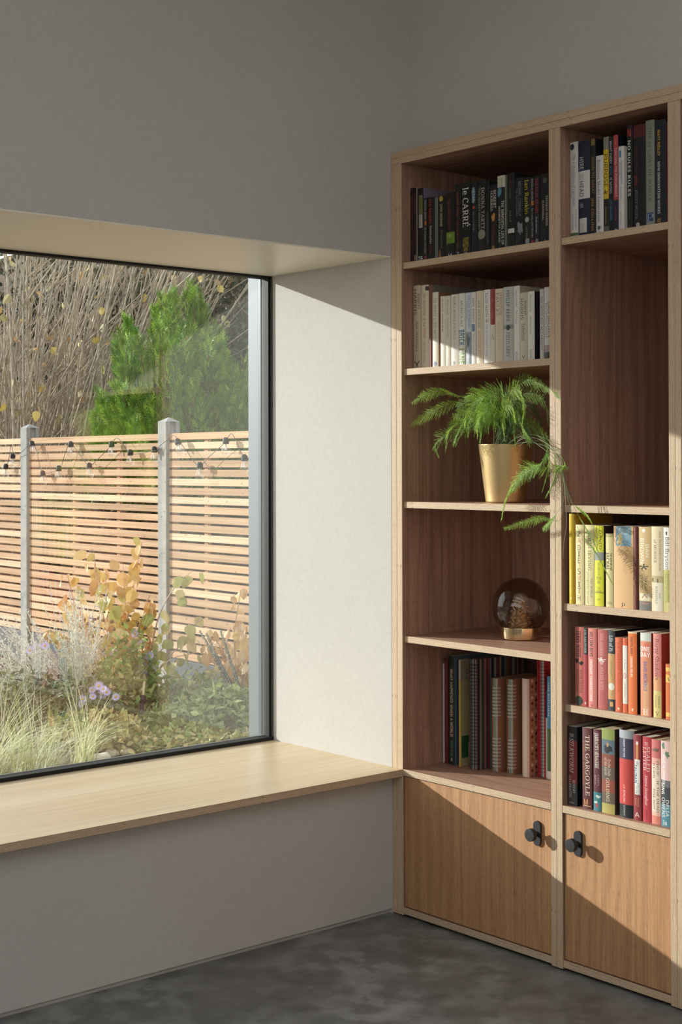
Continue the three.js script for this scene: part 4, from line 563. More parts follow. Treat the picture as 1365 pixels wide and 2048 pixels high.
// ---------------------------------------------------------------- asparagus fern in a brass pot
{
  const H0 = SH.s3, rim = hit(1003.5, 890.6, 'x', 0.12), foot = hit(1005.5, 1006, 'x', 0.12), cz = (rim.z + foot.z) / 2, cx = 0.135;
  const t = thing('potted_fern', 'feathery green asparagus fern in a matt brass pot on the shelf', 'potted plant', [cx, H0 + 0.0003, cz]);
  const hp = 0.158, rt = 0.0735, rb = 0.0545;
  const pot = new THREE.LatheGeometry([[0, 0], [rb - 0.004, 0], [rb - 0.001, 0.001], [rb, 0.004], [rt, hp - 0.002], [rt - 0.0005, hp], [rt - 0.0022, hp], [rt - 0.0028, hp - 0.003], [rt - 0.005, hp - 0.025], [0, hp - 0.025]].map((a) => new THREE.Vector2(...a)), 96);
  part('pot', pot, std({ color: 0xddc08c, roughness: 0.42, metalness: 0.95 }), t);
  const soil = new THREE.CylinderGeometry(rt - 0.008, rt - 0.008, 0.006, 48, 1); soil.translate(0, hp - 0.022, 0); part('soil', soil, M.soil, t);
  const leafM = leafMat({ transmission: 0.25, roughness: 0.6 });
  const org = V(cx, H0, cz), crown = V(0, hp - 0.02, 0);
  // a frond: wiry stem, alternating side branches in one plane, each set with fine cladodes
  function frond(pts, { side = 0.05, from = 0.22, dens = 78, green = [0.16, 0.36, 0.07], wire = false, flat = null } = {}) {
    const m = new MB(), n = 60, c = spline(pts, n), L = c.reduce((s, p, i) => s + (i ? p.distanceTo(c[i - 1]) : 0), 0);
    m.col = wire ? [0.42, 0.4, 0.26] : [0.2, 0.3, 0.09]; m.tube(c.filter((_, i) => i % 2 === 0), (s) => (wire ? 0.001 : 0.0008) * (1 - 0.7 * s), 5);
    if (wire) return m.geo();
    const k = Math.round((side < 0.03 ? dens * 0.62 : dens) * L / 0.3);
    for (let i = 0; i < k; i++) {
      const s = lerp(from, 0.995, (i + rnd() * 0.6) / k), f = s * n, j = Math.min(n - 1, Math.floor(f)), p = c[j].clone().lerp(c[j + 1], f - j), d = c[j + 1].clone().sub(c[j]).normalize();
      let lat = V(0, 0, 0).crossVectors(d, flat ?? V(0.45, 0.2, 0.55).normalize()).normalize();
      const sg = i % 2 ? 1 : -1, env = Math.sin(Math.PI * clamp(0.12 + 0.86 * Math.pow((s - from) / (1 - from), 0.8))) ** 0.7, len = side * 0.85 * env * rr(0.6, 1.15);
      const bd = d.clone().multiplyScalar(0.85).addScaledVector(lat, sg * 0.8).add(V(rr(-.15, .15), rr(-.22, .05), rr(-.15, .15))).normalize();
      const tone = rr(0.7, 1.35), gcol = [green[0] * tone * rr(0.9, 1.25), green[1] * tone, green[2] * tone];
      m.col = [gcol[0] * 1.1, gcol[1] * 1.05, gcol[2]];
      const B = [p, p.clone().addScaledVector(bd, len * 0.5).add(V(0, -len * 0.02, 0)), p.clone().addScaledVector(bd, len).add(V(0, -len * 0.1, 0))];
      m.tube(B, (q) => 0.00045 * (1 - 0.5 * q), 3);
      const nn = Math.max(3, Math.round(len / (side < 0.03 ? 0.0034 : 0.0022)));
      for (let w = 0; w < nn; w++) {
        const a = (w + 0.5) / nn, o = B[0].clone().lerp(B[2], a), l2 = V(0, 0, 0).crossVectors(bd, V(rr(-1, 1), rr(-1, 1), rr(-1, 1))).normalize(), cl = 0.0065 * (1 - 0.45 * a) * rr(0.7, 1.2);
        const e = o.clone().addScaledVector(bd, cl * 0.75).addScaledVector(lat, ((w % 2 ? 1 : -1) * cl) * 0.7).addScaledVector(l2, cl * 0.35), wv = V(0, 0, 0).crossVectors(e.clone().sub(o), l2).normalize().multiplyScalar(0.00042);
        m.col = gcol; m.tri(o.clone().sub(wv), o.clone().add(wv), e);
      }
    }
    return m.geo();
  }
  const px = (x, y, d) => hit(x, y, 'x', d).sub(org);                       // a spot at depth x = d in front of or inside the bay
  const F = (list, o) => part('frond', frond([crown.clone().add(V(rr(-.03, .03), 0, rr(-.03, .03))), ...list.map(([x, y, d], i) => px(x + (i < 2 && o.loose ? rr(-14, 14) : 0), y + (i < 2 && o.loose ? rr(-12, 12) : 0), d))], o), leafM, t);
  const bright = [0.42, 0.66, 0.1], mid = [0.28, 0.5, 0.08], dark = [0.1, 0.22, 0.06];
  F([[985, 840, .11], [955, 800, .08], [922, 793, .05], [885, 782, .03], [855, 789, .02], [824, 807, .01]], { side: .03, green: bright, from: .5 });
  F([[985, 845, .11], [945, 812, .08], [912, 806, .06], [872, 820, .04], [845, 835, .03], [821, 851, .02]], { side: .034, green: bright, from: .45 });
  F([[990, 860, .1], [955, 852, .07], [915, 866, .04], [885, 876, .03], [872, 890, .02], [878, 914, .02]], { side: .046, green: mid, from: .25 });
  F([[995, 850, .1], [965, 828, .06], [935, 828, .04], [908, 837, .03]], { side: .05, green: bright });
  F([[1000, 840, .09], [975, 805, .05], [945, 800, .03], [915, 815, .02]], { side: .055, green: mid });
  F([[1000, 835, .1], [990, 790, .07], [960, 785, .05], [930, 797, .03]], { side: .05, green: bright });
  F([[1005, 830, .08], [1005, 785, .04], [975, 790, .0], [945, 815, -.01]], { side: .056, green: mid });
  F([[1010, 835, .08], [1020, 785, .03], [1040, 782, .0], [1048, 815, -.02], [1045, 850, -.02]], { side: .05, green: bright });
  F([[1005, 850, .06], [985, 815, .01], [965, 830, -.02], [950, 860, -.02]], { side: .05, green: bright });
  F([[1000, 860, .05], [985, 838, .02], [968, 850, -.01], [960, 885, -.01]], { side: .046, green: mid });
  F([[1010, 850, .05], [1010, 815, .0], [1025, 815, -.03], [1032, 845, -.03]], { side: .05, green: bright });
  F([[1012, 840, .12], [1015, 790, .1], [1040, 760, .07], [1072, 764, .04], [1100, 780, .01], [1122, 796, -.02]], { side: .034, green: mid, from: .4 });
  F([[1015, 840, .14], [1035, 795, .12], [1065, 788, .1], [1090, 805, .08], [1098, 850, .07]], { side: .05, green: mid });
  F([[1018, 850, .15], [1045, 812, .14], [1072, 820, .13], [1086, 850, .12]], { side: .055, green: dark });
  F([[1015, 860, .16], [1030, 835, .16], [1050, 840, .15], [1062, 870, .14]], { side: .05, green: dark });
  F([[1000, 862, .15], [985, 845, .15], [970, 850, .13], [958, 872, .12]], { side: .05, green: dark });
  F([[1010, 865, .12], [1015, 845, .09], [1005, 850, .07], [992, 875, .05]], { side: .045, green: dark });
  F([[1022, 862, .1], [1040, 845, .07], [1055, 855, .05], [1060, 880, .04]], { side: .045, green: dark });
  for (let i = 0; i < 26; i++) {
    const a = rr(-1, 1), lift = rr(.25, 1), d0 = rr(-.03, .14), x1 = 1008 + a * 22, x2 = 1005 + a * 62 - 14, x3 = 1002 + a * 92 - 22, top = 860 - 72 * lift * (1 - .35 * a * a);
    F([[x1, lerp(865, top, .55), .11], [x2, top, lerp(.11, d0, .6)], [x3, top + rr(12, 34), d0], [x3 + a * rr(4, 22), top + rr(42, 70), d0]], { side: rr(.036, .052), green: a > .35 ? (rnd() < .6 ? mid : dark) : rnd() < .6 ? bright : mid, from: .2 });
  }
  F([[1040, 862, .1], [1075, 850, .06], [1092, 885, .03], [1098, 930, .01], [1085, 985, .0]], { side: .045, green: mid, from: .2 });
  F([[1045, 870, .08], [1088, 868, .04], [1108, 905, .01], [1112, 950, .0], [1092, 995, -.01]], { side: .04, green: mid, from: .3 });
  F([[1050, 875, .06], [1100, 895, .02], [1095, 935, -.01], [1062, 935, -.02], [1030, 965, -.02], [1012, 1000, -.03], [1003, 1042, -.03]], { side: .042, green: bright, from: .38, loose: 1 });
  F([[1050, 870, .07], [1100, 890, .0], [1085, 925, -.03], [1050, 950, -.03], [1020, 985, -.03]], { side: .036, green: mid, from: .45, loose: 1 });
  F([[1055, 872, .08], [1105, 880, .0], [1122, 910, -.03], [1130, 930, -.03], [1112, 937, -.04], [1138, 936, -.03]], { side: .022, green: bright, from: .6, loose: 1 });
  F([[1050, 872, .07], [1102, 895, -.01], [1124, 940, -.03], [1125, 990, -.03], [1121, 1040, -.035], [1085, 1037, -.04], [1050, 1046, -.04], [1008, 1058, -.04]], { side: .02, green: bright, from: .68, loose: 1 });
  F([[1050, 872, .07], [1105, 895, -.01], [1126, 935, -.03], [1128, 1000, -.03], [1105, 1040, -.04], [1087, 1060, -.04]], { side: .02, green: mid, from: .78, loose: 1 });
  part('frond_stem', frond([crown, ...[[1055, 875, .06], [1108, 900, -.02], [1126, 945, -.03], [1132, 1000, -.03], [1134, 1050, -.03], [1128, 1090, -.025], [1127, 1118, -.025]].map(([x, y, d]) => px(x, y, d))], { wire: true }), leafM, t);
  F([[1055, 875, .06], [1108, 900, -.02], [1130, 960, -.03], [1140, 1000, -.03], [1160, 1018, -.03], [1176, 1032, -.03], [1184, 1045, -.03]], { side: .022, green: bright, from: .66, loose: 1 });
  F([[1055, 875, .06], [1110, 905, -.02], [1132, 970, -.03], [1148, 1012, -.03], [1166, 1045, -.03], [1186, 1078, -.03], [1200, 1110, -.03]], { side: .02, green: mid, from: .66, loose: 1 });
  F([[1055, 875, .06], [1110, 905, -.02], [1133, 985, -.03], [1158, 1060, -.03], [1190, 1100, -.03], [1212, 1140, -.03], [1228, 1172, -.03]], { side: .022, green: mid, from: .62, loose: 1 });
}
// ---------------------------------------------------------------- the garden
const GY = -0.15;
// ground: planted strip from the house to the fence, then a steep bank behind it
{
  const g = new THREE.PlaneGeometry(30, 26, 120, 104); g.rotateX(-Math.PI / 2); g.translate(-5, 0, -13.7);
  const p = g.attributes.position, u = g.attributes.uv;
  for (let i = 0; i < p.count; i++) {
    const x = p.getX(i), z = p.getZ(i), s = x - 2.55 - (z + 4.6) * -0.0244; let y = GY + 0.05 * (fbm(x / 30 + .5, z / 30 + 1, 40, 40, 3, 5) - 0.5) * 2;
    if (s > 0) y += Math.min(8, 0.1 + s * 0.72) + 0.35 * (fbm(x / 30 + .5, z / 30 + 1, 24, 24, 4, 9) - 0.5);
    if (z > -0.75) y = GY - 0.05; p.setY(i, y); u.setXY(i, x, z);
  }
  g.computeVertexNormals(); struct('garden_ground', g, M.humus);
  struct('terrace', slab(-22, 9, GY - 0.3, GY - 0.06, -0.6, 22), std({ color: 0xb9b3a6, roughness: 0.9 }));
}
// ---- fence: concrete posts, slatted panels, gravel boards. Local axes: z runs along it towards the house, -x faces the garden
const FO = far(316, 957, 9.22), FROT = -1.4 * Math.PI / 180;
const FX = V(Math.cos(FROT), 0, -Math.sin(FROT)), FZ = V(Math.sin(FROT), 0, Math.cos(FROT));
const onFence = (x, y, off = 0) => { const d = ray(x, y), t = (FO.dot(FX) + off - EYE.dot(FX)) / d.dot(FX), q = EYE.clone().addScaledVector(d, t), r = q.clone().sub(FO); return { s: r.dot(FZ), y: q.y, q }; };
const FTOP = onFence(300, 868.5).y, PT = 0.0558;
{
  const S1 = onFence(41, 957, -0.02).s, S2 = onFence(316, 957, -0.02).s, span = 1.86, postW = 0.1;
  const posts = [S1 - 2 * span - 0.06, S1 - span - 0.03, S1, S2, S2 + span + 0.02];
  posts.forEach((s, i) => {
    const pos = FO.clone().addScaledVector(FZ, s), t = thing('fence_post', ['weathered concrete fence post at the far end of the fence', 'weathered concrete fence post beyond the left edge', 'left pale concrete fence post with pyramid top', 'right pale concrete fence post with pyramid top, nearest the conifer', 'concrete fence post hidden behind the window jamb'][i], 'fence post', [pos.x, GY - 0.05, pos.z], 'concrete posts of the slatted fence');
    t.rotation.y = FROT;
    const top = FTOP - GY + 0.05 + 0.075 + 0, a = -0.022, b = 0.078, z1 = postW, body = new MB(), sl = 0.026;
    // slotted section: two recesses take the panels; chamfered pyramid head
    const prof = [[a, 0], [b, 0], [b, z1], [a, z1]], cap = V((a + b) / 2, top + 0.028, z1 / 2);
    const P = ([x, z], y) => V(x, y, z), loop = [[a, 0.004], [a + 0.004, 0], [a + 0.027, 0], [a + 0.03, sl * 0.7], [b - 0.03, sl * 0.7], [b - 0.027, 0], [b, 0], [b, z1], [b - 0.027, z1], [b - 0.03, z1 - sl * 0.7], [a + 0.03, z1 - sl * 0.7], [a + 0.027, z1], [a + 0.004, z1], [a, z1 - 0.004]];
    for (let k = 0; k < loop.length; k++) { const m = loop[k], n = loop[(k + 1) % loop.length]; body.quad(P(n, 0), P(m, 0), P(m, top), P(n, top), [[(k + 1) / 20, 0], [k / 20, 0], [k / 20, top], [(k + 1) / 20, top]]); body.tri(P(m, top), P(n, top), V(cap.x, top, cap.z)); }
    for (let k = 0; k < 4; k++) { const m = prof[k], n = prof[(k + 1) % 4]; body.tri(P(n, top), P(m, top), cap, [0, 0], [.1, 0], [.05, .1]); }
    obj('post', body.geo(), std({ map: postTex, roughness: 0.95, side: THREE.DoubleSide }), t);
    if (i === 4) return;
    const z0 = s + postW - 0.012, z1p = posts[i + 1] + 0.012, L = z1p - z0, pp = FO.clone().addScaledVector(FZ, z0);
    const pn = thing('slatted_fence', ['farthest slatted larch fence panel', 'slatted larch fence panel left of the left concrete post', 'slatted larch fence panel between the two concrete posts', 'slatted larch fence panel right of the right concrete post'][i], 'fence panel', [pp.x, 0, pp.z]);
    pn.rotation.y = FROT;
    const shades = [0, 1, 2, 3].map((k) => std({ map: pineTex, color: [0xffffff, 0xece0d6, 0xdccfc4, 0xf6e6da][k], roughness: 0.82 }));
    for (let k = 0; k < 25; k++) { const yt = FTOP - k * PT + rr(-0.001, 0.001); part('slat', plain(board(0, 0.018, yt - 0.0415, yt, 0, L, { grain: 'z', th: 'x', c: 0.0015 })), shades[Math.floor(rnd() * 4)], pn); }
    const bs = i === 2 ? [onFence(143.5, 957).s, onFence(232, 957).s] : i === 3 ? [onFence(407.5, 957).s, onFence(520, 957).s] : [z0 + 0.62, z0 + 1.24];
    const ys = FTOP - 24 * PT - 0.0415;
    for (const bz of [z0 + 0.03, ...bs, z0 + L - 0.03]) part('batten', plain(board(0.0182, 0.04, ys, FTOP - 0.002, bz - z0 - 0.02, bz - z0 + 0.02, { grain: 'y', th: 'x', c: 0.001 })), shades[1], pn);
    const gb = thing('gravel_board', ['grey concrete gravel board under the farthest fence panel', 'grey concrete gravel board under the left fence panel', 'grey concrete gravel board under the middle fence panel', 'grey concrete gravel board under the right fence panel'][i], 'gravel board', [pp.x, GY - 0.05, pp.z]);
    gb.rotation.y = FROT; obj('board', plain(board(-0.005, 0.03, 0, ys - 0.006 - GY + 0.05, 0, L, { grain: 'z', th: 'x', c: 0.004 })), std({ map: postTex, color: 0x9aa3aa, roughness: 0.95 }), gb);
  });
}
// ---- festoon lights hung along the fence
{
  const off = -0.045, at = (x, y) => onFence(x, y, off).q, org = at(250, 900);
  const t = thing('string_lights', 'black festoon cable with clear bulbs strung along the slatted fence', 'string lights', org.toArray());
  const run = [[-25, 905], [-8, 925], [5, 936], [12, 936], [18, 915], [23, 890], [27, 908], [40, 907], [56, 892], [66, 887], [74, 905], [83, 943], [92, 946], [112, 942], [120, 938], [130, 908], [141, 882], [148, 893], [164, 915], [179, 932], [192, 922], [214, 900], [224, 890], [229, 879], [235, 876], [243, 884], [259, 907], [272, 908], [296, 904], [308, 901], [322, 890], [337, 878], [348, 871], [354, 876], [372, 900], [398, 931], [420, 912], [447, 888], [458, 872], [463, 867], [472, 880], [487, 912], [505, 925], [530, 910]];
  const cab = new MB(); cab.tube(spline(run.map(([x, y]) => at(x, y).sub(org)), 260), 0.0019, 6); part('cable', cab.geo(), M.black, t);
  const glassB = phy({ color: 0xffffff, roughness: 0.02, transmission: 1, thickness: 0, ior: 1.9, side: THREE.DoubleSide }), prof = [[0.0125, 0], [0.013, -0.006], [0.0165, -0.014], [0.021, -0.025], [0.0225, -0.036], [0.02, -0.047], [0.013, -0.055], [0.0001, -0.058]].map((a) => new THREE.Vector2(...a)).reverse(), bulbG = new THREE.LatheGeometry(prof, 24);
  const capG = new THREE.LatheGeometry([[0.0001, 0.03], [0.008, 0.03], [0.0095, 0.026], [0.0145, 0.024], [0.0155, 0.02], [0.0155, 0.002], [0.0135, -0.002], [0.0001, -0.002]].map((a) => new THREE.Vector2(...a)), 20), fil = new THREE.CylinderGeometry(0.003, 0.005, 0.03, 8); fil.translate(0, -0.015, 0);
  for (const [x, y, tilt] of [[11.5, 938, .1], [25.5, 917, .05], [65, 892, -.5], [86, 952, -.25], [117.5, 942, .05], [142, 894, -.1], [179, 937, -.15], [223.5, 894, -.1], [261, 911, -.05], [309, 905, 0], [357, 889, -.5], [400, 937, 0], [452, 888, 0], [489.5, 922, -.1]]) {
    const b = part('bulb', bulbG, glassB, t); b.position.copy(at(x, y).sub(org)).add(V(0, 0.002, 0)); b.rotation.set(0, FROT, 0); b.rotateX(tilt); b.scale.setScalar(1.22);
    part('cap', capG, M.black, b); part('filament_stem', fil, std({ color: 0xd8d4c8, roughness: 0.4 }), b);
  }
}
// ---- bare coppiced shrubs on the bank
const barkTex = tex(64, 256, (u, v) => { const n = fbm(u, v, 4, 20, 4, 17); return mix3([150, 138, 122], [214, 204, 188], n * 1.3 - 0.15); }, { rep: [1, 3] });
const bark = std({ map: barkTex, vertexColors: true, roughness: 0.9 });
const autumn = leafMat({ transmission: 0.35 });
const bankY = (q) => { const s = q.x - 2.55 + (q.z + 4.6) * 0.0244; return GY + (s > 0 ? 0.1 + s * 0.72 : 0); };
const onBank = (px, py, depth) => { const q = far(px, py, depth); q.y = bankY(q) - 0.1; return q; };
function spray(m, base, tip, r, bend, sides = 5, seg = 7) {                   // one gently bowed stem; returns its points
  const mid = base.clone().lerp(tip, 0.5).add(bend), c = [];
  for (let i = 0; i <= seg; i++) { const s = i / seg; c.push(base.clone().multiplyScalar((1 - s) ** 2).addScaledVector(mid, 2 * s * (1 - s)).addScaledVector(tip, s * s)); }
  m.tube(c, (s) => r * (1 - 0.72 * s), sides, 2); return c;
}
function bareShrub(label, px, depth, lean, n, reach, leaves) {
  const b = onBank(px, 900, depth), t = thing('bare_shrub', label, 'shrub', b.toArray(), undefined), st = new MB(), tw = new MB();
  const spots = [];
  for (let i = 0; i < n; i++) {
    const o = V(rr(-.3, .3), 0, rr(-.35, .35)), h = reach * rr(0.75, 1.1), l = lean + rr(-0.28, 0.28);
    const tip = o.clone().addScaledVector(RT, h * l).add(V(0, h, 0)).addScaledVector(FW, rr(-.5, .3)), k = rr(0.7, 1.1); st.col = [k, k * 0.97, k * 0.93];
    const c = spray(st, o, tip, rr(0.009, 0.021), V(rr(-.12, .12), rr(-.1, .15), rr(-.12, .12)));
    for (let j = 0; j < 7; j++) {
      const f = rr(0.15, 0.85), p = c[Math.floor(f * 7)], d = tip.clone().sub(o).normalize().multiplyScalar(rr(.3, .6)).addScaledVector(RT, rr(-.3, .55)).addScaledVector(FW, rr(-.35, .2)).add(V(0, rr(0, .25), 0)), q = rr(0.7, 1.1);
      tw.col = [q, q * 0.95, q * 0.88]; const c2 = spray(tw, p, p.clone().add(d), rr(0.004, 0.0085), V(rr(-.05, .05), rr(-.04, .06), rr(-.05, .05)), 4, 4); spots.push(c2[2], c2[3], c2[4]);
      const e = c2[3]; if (rnd() < 0.6) spray(tw, e, e.clone().add(V(rr(-.15, .2), rr(.05, .25), rr(-.15, .15))), 0.0028, V(0, 0.02, 0), 3, 3);
    }
  }
  part('stems', st.geo(), bark, t); part('twigs', tw.geo(), bark, t).userData.kind = 'stuff';
  for (let i = 0; i < leaves; i++) { const m = part('leaf', autumnLeaves[Math.floor(rnd() * 6)], autumn, t); m.position.copy(spots[Math.floor(rnd() * spots.length)]).addScaledVector(FW, -rr(0, 0.35)); m.rotation.set(rr(-1, 1), rr(0, 6.3), rr(-1, 1)); m.scale.setScalar(rr(0.8, 1.35)); }
}
const autumnLeaves = [[0.62, 0.46, 0.12], [0.72, 0.55, 0.16], [0.58, 0.33, 0.12], [0.55, 0.5, 0.14], [0.68, 0.42, 0.18], [0.5, 0.42, 0.2]].map((c) => { const m = new MB(); m.col = c; m.leaf(V(0, 0, 0), V(0, -1, 0), V(1, 0, 0), 0.075, 0.055, rr(-.2, .3), 5, rr(.1, .4)); return m.geo(); });
const shrubSpots = [[-40, 12.4, .06, 26, 3.0], [25, 11.9, .1, 26, 2.9], [70, 12.9, .16, 28, 3.1], [118, 12.0, .28, 26, 2.9], [160, 12.7, .42, 26, 2.9], [215, 12.9, .55, 24, 2.8], [270, 13.4, .6, 22, 2.9], [360, 13.8, .62, 18, 2.8], [10, 13.8, .12, 26, 3.4], [130, 14.2, .3, 26, 3.3], [240, 14.6, .5, 24, 3.2]];
const shrubWords = ['bare brown shrub with upright stems at the far left of the window', 'bare shrub with tall pale stems behind the left fence post', 'bare many stemmed shrub just right of the left fence post', 'bare shrub leaning a little right above the middle fence panel', 'bare shrub with right leaning stems left of the conifer', 'bare shrub with strongly slanting stems touching the conifer', 'bare shrub whose slanting stems rise above the conifer', 'thin bare shrub at top right behind the conifer tip', 'distant bare shrub at far left higher up the bank', 'distant bare shrub high on the bank behind the middle panel', 'distant bare shrub high on the bank behind the conifer'];
shrubSpots.forEach(([a, b, c, d, e], i) => bareShrub(shrubWords[i], a, b, c, Math.round(d * 0.8), e, 27));
// tangled undergrowth along the bank, beyond counting
{
  const m = new MB(), t0 = onBank(150, 900, 12.4);
  for (let i = 0; i < 1000; i++) {
    const p = onBank(rr(-70, 520), 900, rr(11.7, 15.2)).sub(t0), k = rr(0.55, 1.05); m.col = [k, k * 0.88, k * 0.72];
    const h = rr(.3, 1.3); spray(m, p, p.clone().add(V(0, h * rr(.2, 1), 0)).addScaledVector(RT, h * rr(-.4, .9)).addScaledVector(FW, rr(-.3, .3)), rr(.003, .007), V(rr(-.2, .2), rr(-.1, .3), rr(-.1, .1)), 3, 4);
  }
  const u = new THREE.Group(); u.name = 'undergrowth'; u.position.copy(t0); scene.add(u); tag(u, 'tangle of dry twigs and fallen leaves covering the bank behind the fence', 'undergrowth', undefined, 'stuff'); part('twigs', m.geo(), bark, u);
  const l = new MB();
  for (let i = 0; i < 2600; i++) { const p = onBank(rr(-70, 520), 900, rr(11.6, 15.5)).sub(t0).add(V(0, rr(.05, .8), 0)), k = rr(.6, 1.1), y = rnd(); l.col = y < .3 ? [.3 * k, .3 * k, .09 * k] : [.42 * k, .3 * k, .13 * k]; const d = V(rr(-1, 1), rr(-1, .4), rr(-1, 1)).normalize(), w = V(0, 0, 0).crossVectors(d, V(rr(-1, 1), rr(-1, 1), rr(-1, 1))).normalize(); l.leaf(p, d, w, rr(.03, .06), rr(.02, .04), .2, 2, .3); }
  part('leaf_litter', l.geo(), autumn, u);
}
// evergreen ivy thicket closing the view behind the bare stems
function thicket(label, name, list, size, cols) {
  const t0 = far(list[0][0], list[0][1], list[0][2]), m = new MB(), t = thing(name, label, 'evergreen', [t0.x, bankY(t0), t0.z]); const org = V(t0.x, bankY(t0), t0.z);
  const br = new MB(); br.col = [.6, .5, .4];
  for (const [x, y, d, rx, ry, n] of list) {
    const c = far(x, y, d).sub(org); spray(br, V(c.x * .3, 0, c.z * .3), c, .03, V(0, .1, 0));
    for (let i = 0; i < n; i++) { const a = rr(0, 6.283), e = Math.acos(rr(-1, 1)), r = Math.cbrt(rr(.25, 1)), p = c.clone().addScaledVector(RT, rx * r * Math.sin(e) * Math.cos(a)).add(V(0, ry * r * Math.cos(e), 0)).addScaledVector(FW, rx * .8 * r * Math.sin(e) * Math.sin(a)); const k = rr(.5, 1.2), q = cols[Math.floor(rnd() * cols.length)]; m.col = q.map((s) => s * k); const dir = V(rr(-1, 1), rr(-1, .3), rr(-1, 1)).normalize(), w = V(0, 0, 0).crossVectors(dir, V(rr(-1, 1), rr(-1, 1), rr(-1, 1))).normalize(); m.leaf(p, dir, w, size * rr(.7, 1.2), size * rr(.5, .8), .2, 2, .3); }
  }
  part('branches', br.geo(), bark, t); part('foliage', m.geo(), leafMat({ transmission: 0.15, roughness: 0.6 }), t).userData.kind = 'stuff';
}
thicket('dark ivy covered thicket at the top right behind the bare stems', 'ivy_thicket', [[462, 620, 12.7, .32, .5, 1300], [492, 730, 12.5, .28, .6, 1300], [440, 600, 14.6, .9, .7, 2000], [500, 720, 14, .6, .9, 1800], [330, 560, 15, .7, .45, 1100], [400, 540, 15, .7, .45, 1100]], .07, [[.03, .06, .025], [.05, .08, .03], [.02, .04, .02]]);
thicket('dark evergreen growth glimpsed between stems at upper left', 'ivy_thicket', [[60, 560, 15, .7, .6, 1200], [130, 660, 15, .6, .6, 1000], [210, 560, 15.2, .8, .6, 1300], [10, 700, 15, .6, .6, 800], [150, 800, 14.4, .5, .4, 500]], .07, [[.04, .06, .03], [.06, .07, .03]]);

// ---- conifer behind the fence: upright plumes of flat green sprays
{
  const bp = onBank(385, 900, 11.1), t = thing('conifer', 'bushy bright green conifer with pointed plumes behind the fence', 'conifer', bp.toArray());
  const m = new MB(), br = new MB(); br.col = [.45, .38, .3];
  const up = V(0, 1, 0); br.tube([V(0, 0, 0), V(0, .9, 0), V(.03, 1.9, 0)], (s) => .05 * (1 - .8 * s), 8);
  const topPx = (x) => { const k = [[185, 870], [192, 800], [205, 745], [225, 700], [255, 640], [262, 655], [290, 590], [305, 620], [340, 585], [362, 560], [374, 575], [400, 600], [415, 640], [445, 680], [480, 740], [520, 800]]; for (let i = 1; i < k.length; i++) if (x <= k[i][0]) return lerp(k[i - 1][1], k[i][1], (x - k[i - 1][0]) / (k[i][0] - k[i - 1][0])); return 830; };
  const plume = (root, tip, wid, n) => {
    const ax = tip.clone().sub(root), len = ax.length(), d = ax.clone().normalize(); spray(br, root, tip, .006, V(0, 0, 0), 4, 3);
    for (let i = 0; i < n; i++) {
      const s = Math.pow(rnd(), .8), p = root.clone().addScaledVector(ax, s), a = rr(0, 6.283), r = wid * Math.pow(1 - s, .75) * rr(.2, 1);
      const out = V(Math.cos(a), 0, Math.sin(a)), q = p.clone().addScaledVector(out, r), dir = d.clone().multiplyScalar(1.0).addScaledVector(out, rr(.25, .8)).normalize(), lat = V(0, 0, 0).crossVectors(dir, V(rr(-1, 1), rr(-.3, .3), rr(-1, 1))).normalize(), L = rr(.05, .1), k = rr(.55, 1.25);
      m.col = rnd() < .4 ? [.42 * k, .6 * k, .08 * k] : [.17 * k, .35 * k, .05 * k];
      // flat fan of scale-leaf twiglets
      for (let w = 0; w < 6; w++) { const f = w / 6, o = q.clone().addScaledVector(dir, L * f * .8), sg = w % 2 ? 1 : -1, e = o.clone().addScaledVector(dir, L * .36).addScaledVector(lat, sg * L * .36 * (1 - f * .6)), wv = V(0, 0, 0).crossVectors(dir, lat).normalize(), h = dir.clone().multiplyScalar(.0035 + L * .03); m.tri(o.clone().sub(h), o.clone().add(h), e); if (!w) m.tri(q.clone().addScaledVector(lat, -.004), q.clone().addScaledVector(lat, .004), q.clone().addScaledVector(dir, L)); }
    }
  };
  for (let i = 0; i < 190; i++) {
    const x = lerp(188, 520, Math.pow(rnd(), 1)), yt = topPx(x), fr = i < 40 ? 0 : Math.pow(rnd(), 1.1), y = lerp(yt + (i < 40 ? rr(-14, 22) : 12), 905, fr), depth = 11.1 + (fr === 0 ? rr(-.1, .2) : -0.15 - rr(0, .38) * Math.sin(Math.PI * clamp((x - 170) / 360))), tip = far(x, y, depth).sub(bp), L = rr(.28, .5), root = tip.clone().add(V(0, -L, 0)).addScaledVector(RT, (360 - x) * .0005).addScaledVector(FW, .12);
    plume(root, tip, fr === 0 ? rr(.04, .07) : rr(.05, .09), 62);
  }
  for (let i = 0; i < 40; i++) { const x = rr(230, 520), y = rr(700, 900), tip = far(x, y, 11.25 + rr(0, .3)).sub(bp); plume(tip.clone().add(V(0, -.5, 0)), tip, .16, 50); }
  part('branches', br.geo(), bark, t); part('foliage', m.geo(), leafMat({ transmission: .2, roughness: .6 }), t).userData.kind = 'stuff';
}

// ---------------------------------------------------------------- planting bed
const onGround = (x, y) => hit(x, y, 'y', GY);
const atd = (x, y, d) => far(x, y, d);
const heart = (c, len, wid, droop, fold = .25) => { const m = new MB(); m.col = c; m.leaf(V(0, 0, 0), V(0, -1, 0), V(1, 0, 0), len, wid, droop, 5, fold); return m.geo(); };
